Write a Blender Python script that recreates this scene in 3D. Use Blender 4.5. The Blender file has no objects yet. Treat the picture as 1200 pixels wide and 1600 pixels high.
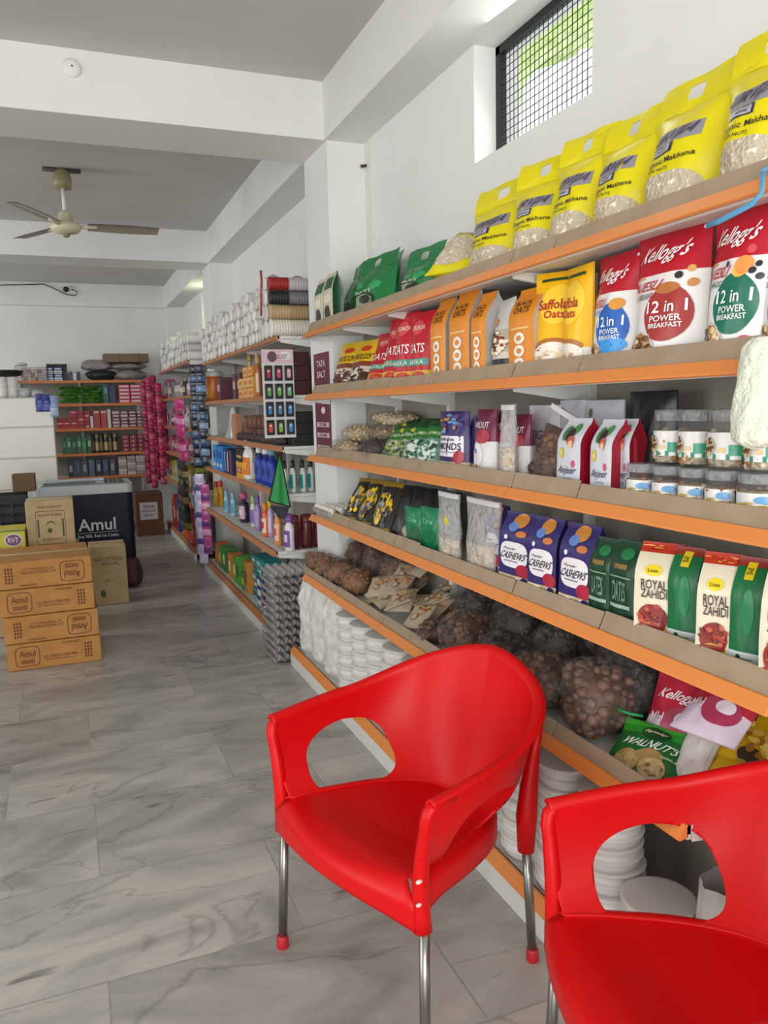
import bpy, bmesh, math, random
from mathutils import Vector, Matrix
random.seed(7)
PI = math.pi
C = bpy.context.scene.collection
SC = bpy.context.scene

# ------------------------------------------------------------------ camera
CAM_H = 1.5
YAW, PITCH, ROLL, FPX = .37668, -.132215, -.025073, 1240.7
fwd = Vector((math.sin(YAW)*math.cos(PITCH), math.cos(YAW)*math.cos(PITCH), math.sin(PITCH)))
rgt0 = Vector((math.cos(YAW), -math.sin(YAW), 0)); up0 = rgt0.cross(fwd)
rgt = rgt0*math.cos(ROLL)+up0*math.sin(ROLL); upv = -rgt0*math.sin(ROLL)+up0*math.cos(ROLL)
cd = bpy.data.cameras.new('camera'); cam = bpy.data.objects.new('camera', cd); C.objects.link(cam)
mw = Matrix.Identity(4)
for i in range(3):
    mw[i][0], mw[i][1], mw[i][2] = rgt[i], upv[i], -fwd[i]
mw[2][3] = CAM_H
cam.matrix_world = mw
cd.sensor_fit = 'HORIZONTAL'; cd.sensor_width = 36; cd.lens = FPX/1200*36; cd.clip_start = .02
SC.camera = cam
def ray(px, py):
    return rgt*((px-600)/FPX) - upv*((py-800)/FPX) + fwd
def on_x(px, py, X):          # point of the plane x = X (the shelf fronts)
    d = ray(px, py); p = d*(X/d.x); return p.x, p.y, p.z+CAM_H
def on_y(px, py, Y):
    d = ray(px, py); p = d*(Y/d.y); return p.x, p.y, p.z+CAM_H

# ------------------------------------------------------------------ world, light, exposure
w = bpy.data.worlds.new('daylight'); SC.world = w; w.use_nodes = True
bgn = w.node_tree.nodes['Background']; bgn.inputs[0].default_value = (.93, .97, 1, 1); bgn.inputs[1].default_value = 2.2
SC.view_settings.view_transform = 'Standard'; SC.view_settings.look = 'None'
SC.view_settings.gamma = 1; SC.view_settings.use_curve_mapping = False
SC.view_settings.exposure = -0.66
def area(name, loc, target, sx, sy, power, col=(1, 1, 1), spread=PI):
    l = bpy.data.lights.new(name, 'AREA'); l.shape = 'RECTANGLE'; l.size = sx; l.size_y = sy; l.energy = power; l.color = col
    l.spread = spread
    o = bpy.data.objects.new(name, l); C.objects.link(o); o.location = loc
    o.rotation_euler = (Vector(target)-Vector(loc)).to_track_quat('-Z', 'Z').to_euler()
    return o
area('shopfront_daylight', (-1.1, -3.3, 1.6), (-.5, 4, 1.6), 3.6, 2.3, 285, (1, .985, .96))
area('left_fill_shelves', (-3.05, 1.6, 1.6), (2, 1.9, 1.3), 2.6, 2.0, 36, (1, .99, .97), 2.2)  # unseen source on the left, added to light the shelf fronts
area('left_fill_mid_bay', (-3.05, 6.2, 1.9), (1.5, 6.8, 1.3), 2.2, 1.3, 42, (.97, .99, 1), 2.0)  # fill lamp added out of view to lift the second bay
area('left_fill_far_bay', (-3.05, 9.4, 2.1), (1.0, 10.4, 1.6), 1.8, 1.1, 36, (.95, .98, 1), 2.0)  # fill lamp added out of view to brighten the far bay
area('high_window_daylight', (1.66, 2.48, 2.63), (0, 2.3, 1.6), .6, .36, 5, (.93, 1, .9))
area('far_window_daylight', (1.66, 8.9, 2.62), (0, 8.9, 2.0), .7, .36, 9, (.93, 1, .6))

# ------------------------------------------------------------------ materials
def lin(c):
    c /= 255.; return c/12.92 if c <= .04045 else ((c+.055)/1.055)**2.4
def rgb(h): return (lin(int(h[0:2], 16)), lin(int(h[2:4], 16)), lin(int(h[4:6], 16)), 1)
MC = {}
def M(h, rough=.45, metal=0., bump=0., bscale=60., spec=.5):
    k = (h, rough, metal, bump, bscale, spec)
    if k in MC: return MC[k]
    m = bpy.data.materials.new('surface_'+h); m.use_nodes = True
    nt = m.node_tree; b = nt.nodes['Principled BSDF']
    b.inputs['Base Color'].default_value = rgb(h); b.inputs['Roughness'].default_value = rough
    b.inputs['Metallic'].default_value = metal; b.inputs['Specular IOR Level'].default_value = spec
    if bump:
        tc = nt.nodes.new('ShaderNodeTexCoord'); n = nt.nodes.new('ShaderNodeTexNoise'); bp = nt.nodes.new('ShaderNodeBump')
        n.inputs['Scale'].default_value = bscale; n.inputs['Detail'].default_value = 2
        bp.inputs['Strength'].default_value = bump; bp.inputs['Distance'].default_value = .01
        nt.links.new(tc.outputs['Object'], n.inputs['Vector']); nt.links.new(n.outputs['Fac'], bp.inputs['Height'])
        nt.links.new(bp.outputs['Normal'], b.inputs['Normal'])
    MC[k] = m; return m
def mottled(name, h1, h2, scale, rough=.6, bump=.3, kind='noise', stretch=(1, 1, 1), lo=.35, hi=.65):
    if name in MC: return MC[name]
    m = bpy.data.materials.new(name); m.use_nodes = True
    nt = m.node_tree; b = nt.nodes['Principled BSDF']; b.inputs['Roughness'].default_value = rough
    tc = nt.nodes.new('ShaderNodeTexCoord'); mp = nt.nodes.new('ShaderNodeMapping'); mp.inputs['Scale'].default_value = stretch
    nt.links.new(tc.outputs['Object'], mp.inputs['Vector'])
    if kind == 'noise':
        n = nt.nodes.new('ShaderNodeTexNoise'); n.inputs['Detail'].default_value = 4; out = n.outputs['Fac']
    else:
        n = nt.nodes.new('ShaderNodeTexVoronoi'); out = n.outputs['Distance']
    n.inputs['Scale'].default_value = scale
    nt.links.new(mp.outputs[0], n.inputs['Vector'])
    cr = nt.nodes.new('ShaderNodeValToRGB'); cr.color_ramp.elements[0].position = lo; cr.color_ramp.elements[1].position = hi
    cr.color_ramp.elements[0].color = rgb(h1); cr.color_ramp.elements[1].color = rgb(h2)
    nt.links.new(out, cr.inputs[0]); nt.links.new(cr.outputs[0], b.inputs['Base Color'])
    if bump:
        bp = nt.nodes.new('ShaderNodeBump'); bp.inputs['Strength'].default_value = bump; bp.inputs['Distance'].default_value = .01
        nt.links.new(out, bp.inputs['Height']); nt.links.new(bp.outputs['Normal'], b.inputs['Normal'])
    MC[name] = m; return m
def film(name='clear_film', tint=(1, 1, 1, 1), clear=.82, rough=.17, milk=.2):
    if name in MC: return MC[name]
    m = bpy.data.materials.new(name); m.use_nodes = True; nt = m.node_tree
    for n in list(nt.nodes):
        if n.type != 'OUTPUT_MATERIAL': nt.nodes.remove(n)
    out = [n for n in nt.nodes][0]
    t = nt.nodes.new('ShaderNodeBsdfTransparent'); t.inputs[0].default_value = tint
    p = nt.nodes.new('ShaderNodeBsdfPrincipled'); p.inputs['Base Color'].default_value = tuple(c*milk for c in tint[:3])+(1,); p.inputs['Roughness'].default_value = rough
    tc = nt.nodes.new('ShaderNodeTexCoord'); n = nt.nodes.new('ShaderNodeTexNoise'); bp = nt.nodes.new('ShaderNodeBump')
    n.inputs['Scale'].default_value = 28; bp.inputs['Strength'].default_value = 1; bp.inputs['Distance'].default_value = .03
    nt.links.new(tc.outputs['Object'], n.inputs['Vector']); nt.links.new(n.outputs['Fac'], bp.inputs['Height']); nt.links.new(bp.outputs['Normal'], p.inputs['Normal'])
    mx = nt.nodes.new('ShaderNodeMixShader'); mx.inputs[0].default_value = 1-clear
    nt.links.new(t.outputs[0], mx.inputs[1]); nt.links.new(p.outputs[0], mx.inputs[2]); nt.links.new(mx.outputs[0], out.inputs[0])
    MC[name] = m; return m
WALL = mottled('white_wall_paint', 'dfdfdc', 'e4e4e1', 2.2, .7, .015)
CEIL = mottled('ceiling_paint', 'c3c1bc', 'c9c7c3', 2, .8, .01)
CARD = mottled('brown_cardboard', 'a08a6c', 'ab9577', 14, .8, .05, stretch=(1, 1, 6))
CARD_OR = mottled('orange_brown_carton', 'ad783a', 'ba8446', 10, .75, .05)
CARD_LT = mottled('tan_carton', 'b39a72', 'bfa67e', 10, .75, .05)
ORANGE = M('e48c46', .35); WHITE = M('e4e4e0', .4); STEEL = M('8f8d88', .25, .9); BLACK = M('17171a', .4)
FILM = film(); FILM_D = film('milky_film', (.93, .93, .93, 1), .62, .2, .8)

# ------------------------------------------------------------------ mesh builder
class MB:
    def __init__(s): s.v = []; s.f = []; s.mi = []; s.sm = []; s.mats = []
    def mid(s, m):
        if m not in s.mats: s.mats.append(m)
        return s.mats.index(m)
    def add(s, vs, fs, m, smooth=False):
        o = len(s.v); s.v += [tuple(p) for p in vs]
        one = not isinstance(m, list); k = s.mid(m) if one else None
        for i, f in enumerate(fs):
            s.f.append([o+j for j in f]); s.mi.append(k if one else s.mid(m[i])); s.sm.append(smooth)
    def box(s, x0, x1, y0, y1, z0, z1, m, bev=0., mx=None):
        x0, x1 = min(x0, x1), max(x0, x1); y0, y1 = min(y0, y1), max(y0, y1)
        if bev:
            bm = bmesh.new(); bmesh.ops.create_cube(bm, size=1)
            for q in bm.verts: q.co = Vector(((x0+x1)/2+q.co.x*(x1-x0), (y0+y1)/2+q.co.y*(y1-y0), (z0+z1)/2+q.co.z*(z1-z0)))
            bmesh.ops.bevel(bm, geom=bm.edges[:], offset=bev, segments=2, affect='EDGES', profile=.5)
            vs = [q.co.copy() for q in bm.verts]; fs = [[q.index for q in f.verts] for f in bm.faces]; bm.free()
        else:
            vs = [Vector((x, y, z)) for x in (x0, x1) for y in (y0, y1) for z in (z0, z1)]
            fs = [(0, 1, 3, 2), (4, 6, 7, 5), (0, 4, 5, 1), (2, 3, 7, 6), (0, 2, 6, 4), (1, 5, 7, 3)]
        if mx: vs = [mx @ q for q in vs]
        s.add(vs, fs, m, False)
    def lathe(s, prof, seg=20, m=None, mx=None, cap=True, ell=1.0):
        vs = []; fs = []; ms = []; n = len(prof)
        for r, z in prof:
            for k in range(seg):
                a = 2*PI*k/seg; q = Vector((r*math.cos(a), r*ell*math.sin(a), z)); vs.append(mx @ q if mx else q)
        for i in range(n-1):
            for k in range(seg):
                k2 = (k+1) % seg; fs.append((i*seg+k, i*seg+k2, (i+1)*seg+k2, (i+1)*seg+k)); ms.append(m[i] if isinstance(m, list) else m)
        if cap:
            fs.append(list(range(seg))[::-1]); ms.append(m[0] if isinstance(m, list) else m)
            fs.append([(n-1)*seg+k for k in range(seg)]); ms.append(m[-1] if isinstance(m, list) else m)
        s.add(vs, fs, ms, True)
    def grid(s, fn, nu, nv, m, smooth=True, wrap=False, matfn=None):
        vs = [fn(i/nu, j/nv) for j in range(nv+1) for i in range(nu+(0 if wrap else 1))]
        W = nu if wrap else nu+1; fs = []; ms = []
        for j in range(nv):
            for i in range(nu):
                i2 = (i+1) % W; fs.append((j*W+i, j*W+i2, (j+1)*W+i2, (j+1)*W+i))
                ms.append(matfn((i+.5)/nu, (j+.5)/nv) if matfn else m)
        s.add(vs, fs, ms, smooth)
    def tube(s, pts, r, seg=10, m=None, cap=True, flat=None):
        pts = [Vector(p) for p in pts]; n = len(pts); vs = []; fs = []
        prev = None
        for i, p in enumerate(pts):
            t = (pts[min(i+1, n-1)]-pts[max(i-1, 0)]).normalized()
            if prev is None:
                a = Vector((0, 0, 1)) if abs(t.z) < .9 else Vector((1, 0, 0)); u = t.cross(a).normalized()
            else: u = (prev-t*prev.dot(t)).normalized()
            prev = u; b = t.cross(u); rr = r[i] if isinstance(r, (list, tuple)) else r
            for k in range(seg):
                a = 2*PI*k/seg; vs.append(p+u*(rr*math.cos(a))+b*(rr*math.sin(a)*(flat or 1)))
        for i in range(n-1):
            for k in range(seg):
                k2 = (k+1) % seg; fs.append((i*seg+k, i*seg+k2, (i+1)*seg+k2, (i+1)*seg+k))
        if cap: fs += [list(range(seg))[::-1], [(n-1)*seg+k for k in range(seg)]]
        s.add(vs, fs, m, True)
    def sphere(s, c, r, m, seg=8, rings=6, sc=(1, 1, 1), mx=None):
        vs = []; fs = []
        for j in range(rings+1):
            th = PI*j/rings
            for k in range(seg):
                a = 2*PI*k/seg
                q = Vector((r*sc[0]*math.sin(th)*math.cos(a), r*sc[1]*math.sin(th)*math.sin(a), r*sc[2]*math.cos(th)))
                if mx: q = mx @ q
                vs.append(q+Vector(c))
        for j in range(rings):
            for k in range(seg):
                k2 = (k+1) % seg; fs.append((j*seg+k, (j+1)*seg+k, (j+1)*seg+k2, j*seg+k2))
        s.add(vs, fs, m, True)
    # prints that follow a surface S(u, v, offset): u -1..1 across, v 0..1 up
    def patch(s, S, u0, u1, v0, v1, m, lay=1):
        s.grid(lambda a, b: S(u0+(u1-u0)*a, v0+(v1-v0)*b, .0011*lay), 6, 6, m)
    def disc(s, S, uc, vc, ru, rv, m, lay=1, seg=18, e=2.0, rings=3):
        vs = [S(uc, vc, .0011*lay)]; fs = []
        for j in range(1, rings+1):
            for k in range(seg):
                a = 2*PI*k/seg; ca, sa = math.cos(a), math.sin(a)
                x = abs(ca)**(2/e)*(1 if ca > 0 else -1); y = abs(sa)**(2/e)*(1 if sa > 0 else -1)
                vs.append(S(uc+ru*x*j/rings, vc+rv*y*j/rings, .0011*lay))
        for k in range(seg):
            k2 = (k+1) % seg; fs.append((0, 1+k, 1+k2))
            for j in range(rings-1):
                o = 1+j*seg; fs.append((o+k, o+seg+k, o+seg+k2, o+k2))
        s.add(vs, fs, m, True)
    def text(s, S, t, uc, vc, wu, hv, m, lay=3, shear=0., flip=False):
        vs, fs = text_mesh(t)
        sg = -1 if flip else 1
        s.add([S(uc+sg*(x-.5+shear*(y-.5))*2*wu, vc+sg*(y-.5)*hv, .0011*lay) for x, y in vs], fs, m, False)
    def build(s, name, parent=None, world=False, loc=None, mods=None):
        me = bpy.data.meshes.new(name)
        o = Vector(loc) if loc is not None else (parent.location if (parent and world) else Vector((0, 0, 0)))
        me.from_pydata([(p[0]-o[0], p[1]-o[1], p[2]-o[2]) for p in s.v], [], s.f)
        for m in s.mats: me.materials.append(m)
        me.polygons.foreach_set('material_index', s.mi); me.polygons.foreach_set('use_smooth', s.sm)
        me.update()
        ob = bpy.data.objects.new(name, me); C.objects.link(ob)
        if loc is not None and not parent: ob.location = loc
        if parent: ob.parent = parent
        return ob
TC = {}
def text_mesh(t):
    if t in TC: return TC[t]
    cu = bpy.data.curves.new('lettering', 'FONT'); cu.body = t; cu.resolution_u = 2; cu.offset = .012
    ob = bpy.data.objects.new('lettering', cu); me = bpy.data.meshes.new_from_object(ob)
    xs = [p.co.x for p in me.vertices]; ys = [p.co.y for p in me.vertices]
    x0, y0 = min(xs), min(ys); sx = max(max(xs)-x0, 1e-4); sy = max(max(ys)-y0, 1e-4)
    r = ([((p.co.x-x0)/sx, (p.co.y-y0)/sy) for p in me.vertices], [list(p.vertices) for p in me.polygons])
    bpy.data.meshes.remove(me); bpy.data.objects.remove(ob); bpy.data.curves.remove(cu)
    TC[t] = r; return r

def thing(name, label, cat, loc=(0, 0, 0), group=None, rot=(0, 0, 0)):
    o = bpy.data.objects.new(name, None); C.objects.link(o); o.location = loc; o.rotation_euler = rot
    o.empty_display_size = .05
    return tag(o, label, cat, group)
def tag(o, label, cat, group=None):
    o['label'] = label; o['category'] = cat
    if group: o['group'] = group
    return o
def struct(o): o['kind'] = 'structure'; return o
KIDS = {}
def kids(o):
    return [c for c in C.objects if c.parent == o]
def dup(o, loc, rot=None, label=None, group=None, scale=None):
    if o.name not in KIDS: KIDS[o.name] = [(c, kids(c)) for c in kids(o)]
    r = o.copy(); C.objects.link(r); r.location = loc
    if rot is not None: r.rotation_euler = rot
    if scale is not None: r.scale = scale
    if label: r['label'] = label
    if group: r['group'] = group
    for ch, gr in KIDS[o.name]:
        c = ch.copy(); C.objects.link(c); c.parent = r
        for g in gr:
            d = g.copy(); C.objects.link(d); d.parent = c
    return r
ORD = ['first', 'second', 'third', 'fourth', 'fifth', 'sixth', 'seventh', 'eighth', 'ninth', 'tenth', 'eleventh', 'twelfth', 'thirteenth',
       'fourteenth', 'fifteenth', 'sixteenth', 'seventeenth', 'eighteenth', 'nineteenth', 'twentieth']
FACE = -PI/2        # turned so that the front looks across the aisle (towards -x)

# ------------------------------------------------------------------ the room
XW, XL, YB, YF = 1.54, -3.1, 11.05, -2.2
ZC, ZB = 3.13, 2.85
def marble():
    m = bpy.data.materials.new('marble_slab_floor'); m.use_nodes = True; nt = m.node_tree; L = nt.links; N = nt.nodes.new
    b = nt.nodes['Principled BSDF']; b.inputs['Roughness'].default_value = .32
    tc = N('ShaderNodeTexCoord')
    br = N('ShaderNodeTexBrick'); br.inputs['Scale'].default_value = 1; br.inputs['Brick Width'].default_value = .86; br.inputs['Row Height'].default_value = .52
    br.inputs['Mortar Size'].default_value = .003; br.inputs['Color1'].default_value = (0, 0, 0, 1); br.inputs['Color2'].default_value = (1, 1, 1, 1)
    br.offset = .37; br.inputs['Mortar'].default_value = (.5, .5, .5, 1)
    wob = N('ShaderNodeTexNoise'); wob.inputs['Scale'].default_value = 1.2
    L.new(tc.outputs['Object'], br.inputs['Vector'])
    mul = N('ShaderNodeVectorMath'); mul.operation = 'SCALE'; mul.inputs['Scale'].default_value = 7
    L.new(br.outputs['Color'], mul.inputs[0])
    add = N('ShaderNodeVectorMath'); L.new(tc.outputs['Object'], add.inputs[0]); L.new(mul.outputs[0], add.inputs[1])
    mp = N('ShaderNodeMapping'); mp.inputs['Scale'].default_value = (.9, 1.9, 1); mp.inputs['Rotation'].default_value = (0, 0, .5)
    L.new(add.outputs[0], mp.inputs['Vector'])
    n1 = N('ShaderNodeTexNoise'); n1.inputs['Scale'].default_value = 1.7; n1.inputs['Detail'].default_value = 8; n1.inputs['Roughness'].default_value = .62; n1.inputs['Distortion'].default_value = .8
    L.new(mp.outputs[0], n1.inputs['Vector'])
    cr = N('ShaderNodeValToRGB'); e = cr.color_ramp.elements
    e[0].position = .30; e[0].color = rgb('8d8c88'); e[1].position = .66; e[1].color = rgb('c9c5bc')
    q = e.new(.45); q.color = rgb('adaaa4'); q = e.new(.56); q.color = rgb('bfbbb3')
    L.new(n1.outputs['Fac'], cr.inputs[0])
    # thin dark veins
    n2 = N('ShaderNodeTexNoise'); n2.inputs['Scale'].default_value = 1.1; n2.inputs['Detail'].default_value = 5; n2.inputs['Distortion'].default_value = 1.2
    L.new(mp.outputs[0], n2.inputs['Vector'])
    sb = N('ShaderNodeMath'); sb.operation = 'SUBTRACT'; sb.inputs[1].default_value = .5; L.new(n2.outputs['Fac'], sb.inputs[0])
    ab = N('ShaderNodeMath'); ab.operation = 'ABSOLUTE'; L.new(sb.outputs[0], ab.inputs[0])
    vr = N('ShaderNodeValToRGB'); vr.color_ramp.elements[0].position = 0; vr.color_ramp.elements[0].color = (.5, .49, .48, 1)
    vr.color_ramp.elements[1].position = .014; vr.color_ramp.elements[1].color = (1, 1, 1, 1); L.new(ab.outputs[0], vr.inputs[0])
    mx = N('ShaderNodeMixRGB'); mx.blend_type = 'MULTIPLY'; mx.inputs[0].default_value = .55
    L.new(cr.outputs[0], mx.inputs[1]); L.new(vr.outputs[0], mx.inputs[2])
    # dark smears
    mp3 = N('ShaderNodeMapping'); mp3.inputs['Scale'].default_value = (2.2, 9, 1); L.new(tc.outputs['Object'], mp3.inputs['Vector'])
    n3 = N('ShaderNodeTexNoise'); n3.inputs['Scale'].default_value = 1.6; n3.inputs['Detail'].default_value = 5; L.new(mp3.outputs[0], n3.inputs['Vector'])
    r3 = N('ShaderNodeValToRGB'); r3.color_ramp.elements[0].position = .66; r3.color_ramp.elements[0].color = (1, 1, 1, 1)
    r3.color_ramp.elements[1].position = .72; r3.color_ramp.elements[1].color = (.38, .37, .35, 1); L.new(n3.outputs['Fac'], r3.inputs[0])
    mx2 = N('ShaderNodeMixRGB'); mx2.blend_type = 'MULTIPLY'; mx2.inputs[0].default_value = .85
    L.new(mx.outputs[0], mx2.inputs[1]); L.new(r3.outputs[0], mx2.inputs[2])
    # slab tone and joints
    mr = N('ShaderNodeMapRange'); mr.inputs[3].default_value = .84; mr.inputs[4].default_value = 1.04; L.new(br.outputs['Color'], mr.inputs[0])
    mx3 = N('ShaderNodeMixRGB'); mx3.blend_type = 'MULTIPLY'; mx3.inputs[0].default_value = 1
    L.new(mx2.outputs[0], mx3.inputs[1]); L.new(mr.outputs[0], mx3.inputs[2])
    mx4 = N('ShaderNodeMixRGB'); mx4.inputs[2].default_value = rgb('8d8a84'); jf = N('ShaderNodeMath'); jf.operation = 'MULTIPLY'; jf.inputs[1].default_value = .45; L.new(br.outputs['Fac'], jf.inputs[0]); L.new(jf.outputs[0], mx4.inputs[0]); L.new(mx3.outputs[0], mx4.inputs[1])
    L.new(mx4.outputs[0], b.inputs['Base Color'])
    return m
b = MB(); b.box(XL, XW+.3, YF-2, YB+.2, -.1, 0, marble()); struct(b.build('floor'))
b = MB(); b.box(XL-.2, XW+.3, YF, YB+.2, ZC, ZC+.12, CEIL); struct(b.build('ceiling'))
WY0, WY1, WZ0 = 2.11, 2.85, 2.42            # the high window
VY0, VY1 = 8.45, 9.4                        # the window of the far bay
b = MB()
for y0, y1, z0, z1 in ((YF, WY0, 0, ZC), (WY0, WY1, 0, WZ0), (WY1, VY0, 0, ZC), (VY0, VY1, 0, WZ0), (VY1, YB+.2, 0, ZC), (WY0, WY1, ZB, ZC), (VY0, VY1, ZB, ZC)):
    b.box(XW, XW+.2, y0, y1, z0, z1, WALL)
struct(b.build('wall_right'))
b = MB(); b.box(XL-.2, XW, YB, YB+.2, 0, ZC, WALL); struct(b.build('wall_back'))
b = MB()
for y0, y1, z0, z1 in ((YF, .3, 0, ZC), (.3, 2.9, 2.6, ZC), (2.9, 5.1, 0, ZC), (5.1, 7.3, 0, 1.25), (5.1, 7.3, 2.55, ZC), (7.3, 8.5, 0, ZC), (8.5, 10.3, 0, 1.55), (8.5, 10.3, 2.65, ZC), (10.3, YB+.2, 0, ZC)):
    b.box(XL-.2, XL, y0, y1, z0, z1, WALL)
struct(b.build('wall_left'))
b = MB(); b.box(XL, XW, YF, YF+.2, 2.85, ZC, WALL); b.box(.9, XW, YF, YF+.2, 0, 2.85, WALL); struct(b.build('wall_front'))
XI = 1.325
for i, (y0, y1) in enumerate(((4.05, 4.46), (7.6, 8.02), (10.97, YB))):
    b = MB(); b.box(XL, XI, y0, y1, ZB, ZC, WALL); struct(b.build('trim_%d' % (i+1)))
b = MB(); b.box(XI, XW, YF, YB, ZB, ZC, WALL); struct(b.build('trim_4'))
for i, (y0, y1) in enumerate(((4.05, 4.46), (7.6, 8.02), (10.9, YB))):
    b = MB(); b.box(XI+.012, XW, y0, y1, 0, ZB, WALL); struct(b.build('trim_%d' % (i+5)))
# high windows: black frame and wire net, the garden outside
DARK = M('16181a', .5)
for n, (y0, y1) in enumerate(((WY0, WY1), (VY0, VY1))):
    r = bpy.data.objects.new('window_%d' % (n+1), None); C.objects.link(r); r.location = (XW+.1, (y0+y1)/2, WZ0); struct(r)
    b = MB(); fx0, fx1 = XW+.095, XW+.125
    b.box(fx0, fx1, y0, y0+.03, WZ0, ZB, DARK); b.box(fx0, fx1, y1-.03, y1, WZ0, ZB, DARK)
    b.box(fx0, fx1, y0, y1, ZB-.03, ZB, DARK); b.box(fx0, fx1, y0, y1, WZ0, WZ0+.012, DARK)
    b.build('window_frame', r, True)
    b = MB(); k = y0
    while k < y1: b.box(fx0+.012, fx0+.0145, k, k+.0022, WZ0, ZB, DARK); k += .0285
    k = WZ0
    while k < ZB: b.box(fx0+.0125, fx0+.0149, y0, y1, k, k+.0022, DARK); k += .0285
    b.build('wire_net', r, True)
LEAF = mottled('garden_foliage', 'c8e488', 'f2fac4', 16, .8, .2)
b = MB()
def hedge(a, c):
    z = 4.27+2.6*c + .05*math.sin(a*31)
    return (4.2+.35*math.sin(a*23+c*9)*math.cos(c*17), 1+11*a, z)
b.grid(hedge, 60, 24, LEAF); b.grid(lambda a, c: (hedge(a, c)[0]+.8, hedge(a, c)[1], hedge(a, c)[2]+.9), 60, 24, LEAF)
tag(b.build('hanging_tree_canopy'), 'pale green tree foliage outside the high window', 'foliage')['kind'] = 'stuff'
b = MB(); b.box(5.3, 6.3, 7.55, 8.25, 0, 4.32, M('4f9fd0', .6)); b.box(5.27, 5.3, 7.8, 8.0, 3.9, 4.25, M('8a9aa4', .6))
tag(b.build('neighbour_hut', loc=(5.8, 7.9, 0)), 'blue building seen beyond the netted high window', 'building')
# ------------------------------------------------------------------ racks
PALE = M('d9d9d4', .45); BACKP = M('8f897f', .6)
CARD_S = mottled('cardboard_strip', '9a866c', 'a5917a', 9, .85, .03)
CARD_E = mottled('torn_card_edge', 'cbb89a', 'd8c6aa', 12, .85, .03)
def rack(label, y0, y1, joints, XF, levels, XB, zb, xbase, kicky, strip, ylow=None):
    r = thing('gondola_rack', label, 'shelving rack', ((XF+XW)/2, (y0+y1)/2, 0))
    b = MB(); b.box(XW-.03, XW-.012, y0, min(y1, 99), .05, levels[0]+.02, BACKP); b.build('back_panel', r, True)
    js = [y0]+joints+[y1]
    for y in js:
        b = MB(); b.box(XW-.055, XW-.03, y-.014, y+.014, 0, levels[0]+.03, PALE); b.build('upright', r, True)
    for li, z in enumerate(levels):
        xf = XB if li == len(levels)-1 else XF
        for a, c in zip(js[:-1], js[1:]):
            if li == len(levels)-1 and ylow: a = max(a, ylow)
            a += .002; c -= .002
            b = MB(); b.box(xf+.024, XW-.056, a, c, z+.008, z+.026, PALE)
            b.box(xf+.024, xf+.034, a, c, z-.004, z+.026, PALE)
            sh = b.build('shelf', r, True)
            for y in (a+.001, c-.005):       # end brackets taper to the back
                vs = [(xf+.036, y+d, z+.006) for d in (0, .004)]+[(XW-.057, y+d, z+.006) for d in (0, .004)]+[(XW-.057, y+d, z-.05) for d in (0, .004)]+[(xf+.04, y+d, z-.012) for d in (0, .004)]
                b = MB(); b.add(vs, [(0, 2, 4, 6), (1, 7, 5, 3), (0, 6, 7, 1), (6, 4, 5, 7), (0, 1, 3, 2), (2, 3, 5, 4)], PALE)
                o = b.build('bracket', sh)
                for v in o.data.vertices: v.co -= r.location
            b = MB(); st = strip
            # the price strip leans back: its lower lip reaches furthest into the aisle
            sec = [(xf, z), (xf+.001, z+.004), (xf+.02, z+.029), (xf+.026, z+.029), (xf+.026, z+.001), (xf+.006, z-.003)]
            vs = [(x, a, zz) for x, zz in sec]+[(x, c, zz) for x, zz in sec]; n = len(sec)
            b.add(vs, [[i, (i+1) % n, n+(i+1) % n, n+i] for i in range(n)]+[list(range(n))[::-1], list(range(n, 2*n))], st)
            o = b.build('price_strip', sh); o.parent = sh
            for v in o.data.vertices: v.co -= r.location
    b = MB(); b.box(xbase, xbase+.02, kicky[0], kicky[1], 0, .075, PALE); b.box(xbase+.02, XW-.056, kicky[0], kicky[1], .085, .1, PALE)
    b.box(xbase+.02, xbase+.04, kicky[0], kicky[1], .075, .1, PALE); kb = b.build('kick_plate', r, True)
    b = MB(); sec = [(xbase-.002, .072), (xbase+.018, .112), (xbase+.026, .112), (xbase+.026, .072)]
    vs = [(x, kicky[0], zz) for x, zz in sec]+[(x, kicky[1], zz) for x, zz in sec]
    b.add(vs, [[i, (i+1) % 4, 4+(i+1) % 4, 4+i] for i in range(4)]+[[3, 2, 1, 0], [4, 5, 6, 7]], strip); o = b.build('price_strip', kb)
    for v in o.data.vertices: v.co -= r.location
    return r
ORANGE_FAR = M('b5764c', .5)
L1 = [1.867, 1.545, 1.223, .90, .575]
rack('near rack with orange price strips and cardboard edging along the right wall', 1.075, 4.13, [2.045, 3.0, 3.56], 1.19, L1, 1.1385, 0, 1.1385, (1.235, 4.437), ORANGE, 1.235)
L2 = [1.905, 1.555, 1.245, .955, .605]
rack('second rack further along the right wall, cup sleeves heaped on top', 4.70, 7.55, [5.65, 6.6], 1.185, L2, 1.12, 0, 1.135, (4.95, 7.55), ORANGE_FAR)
L3 = [1.97, 1.63, 1.30, .99, .68]
rack('third rack past the second column, half hidden by hanging sachets', 8.06, 10.55, [9.3], 1.14, L3, 1.10, 0, 1.12, (8.06, 10.55), ORANGE_FAR)
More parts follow.
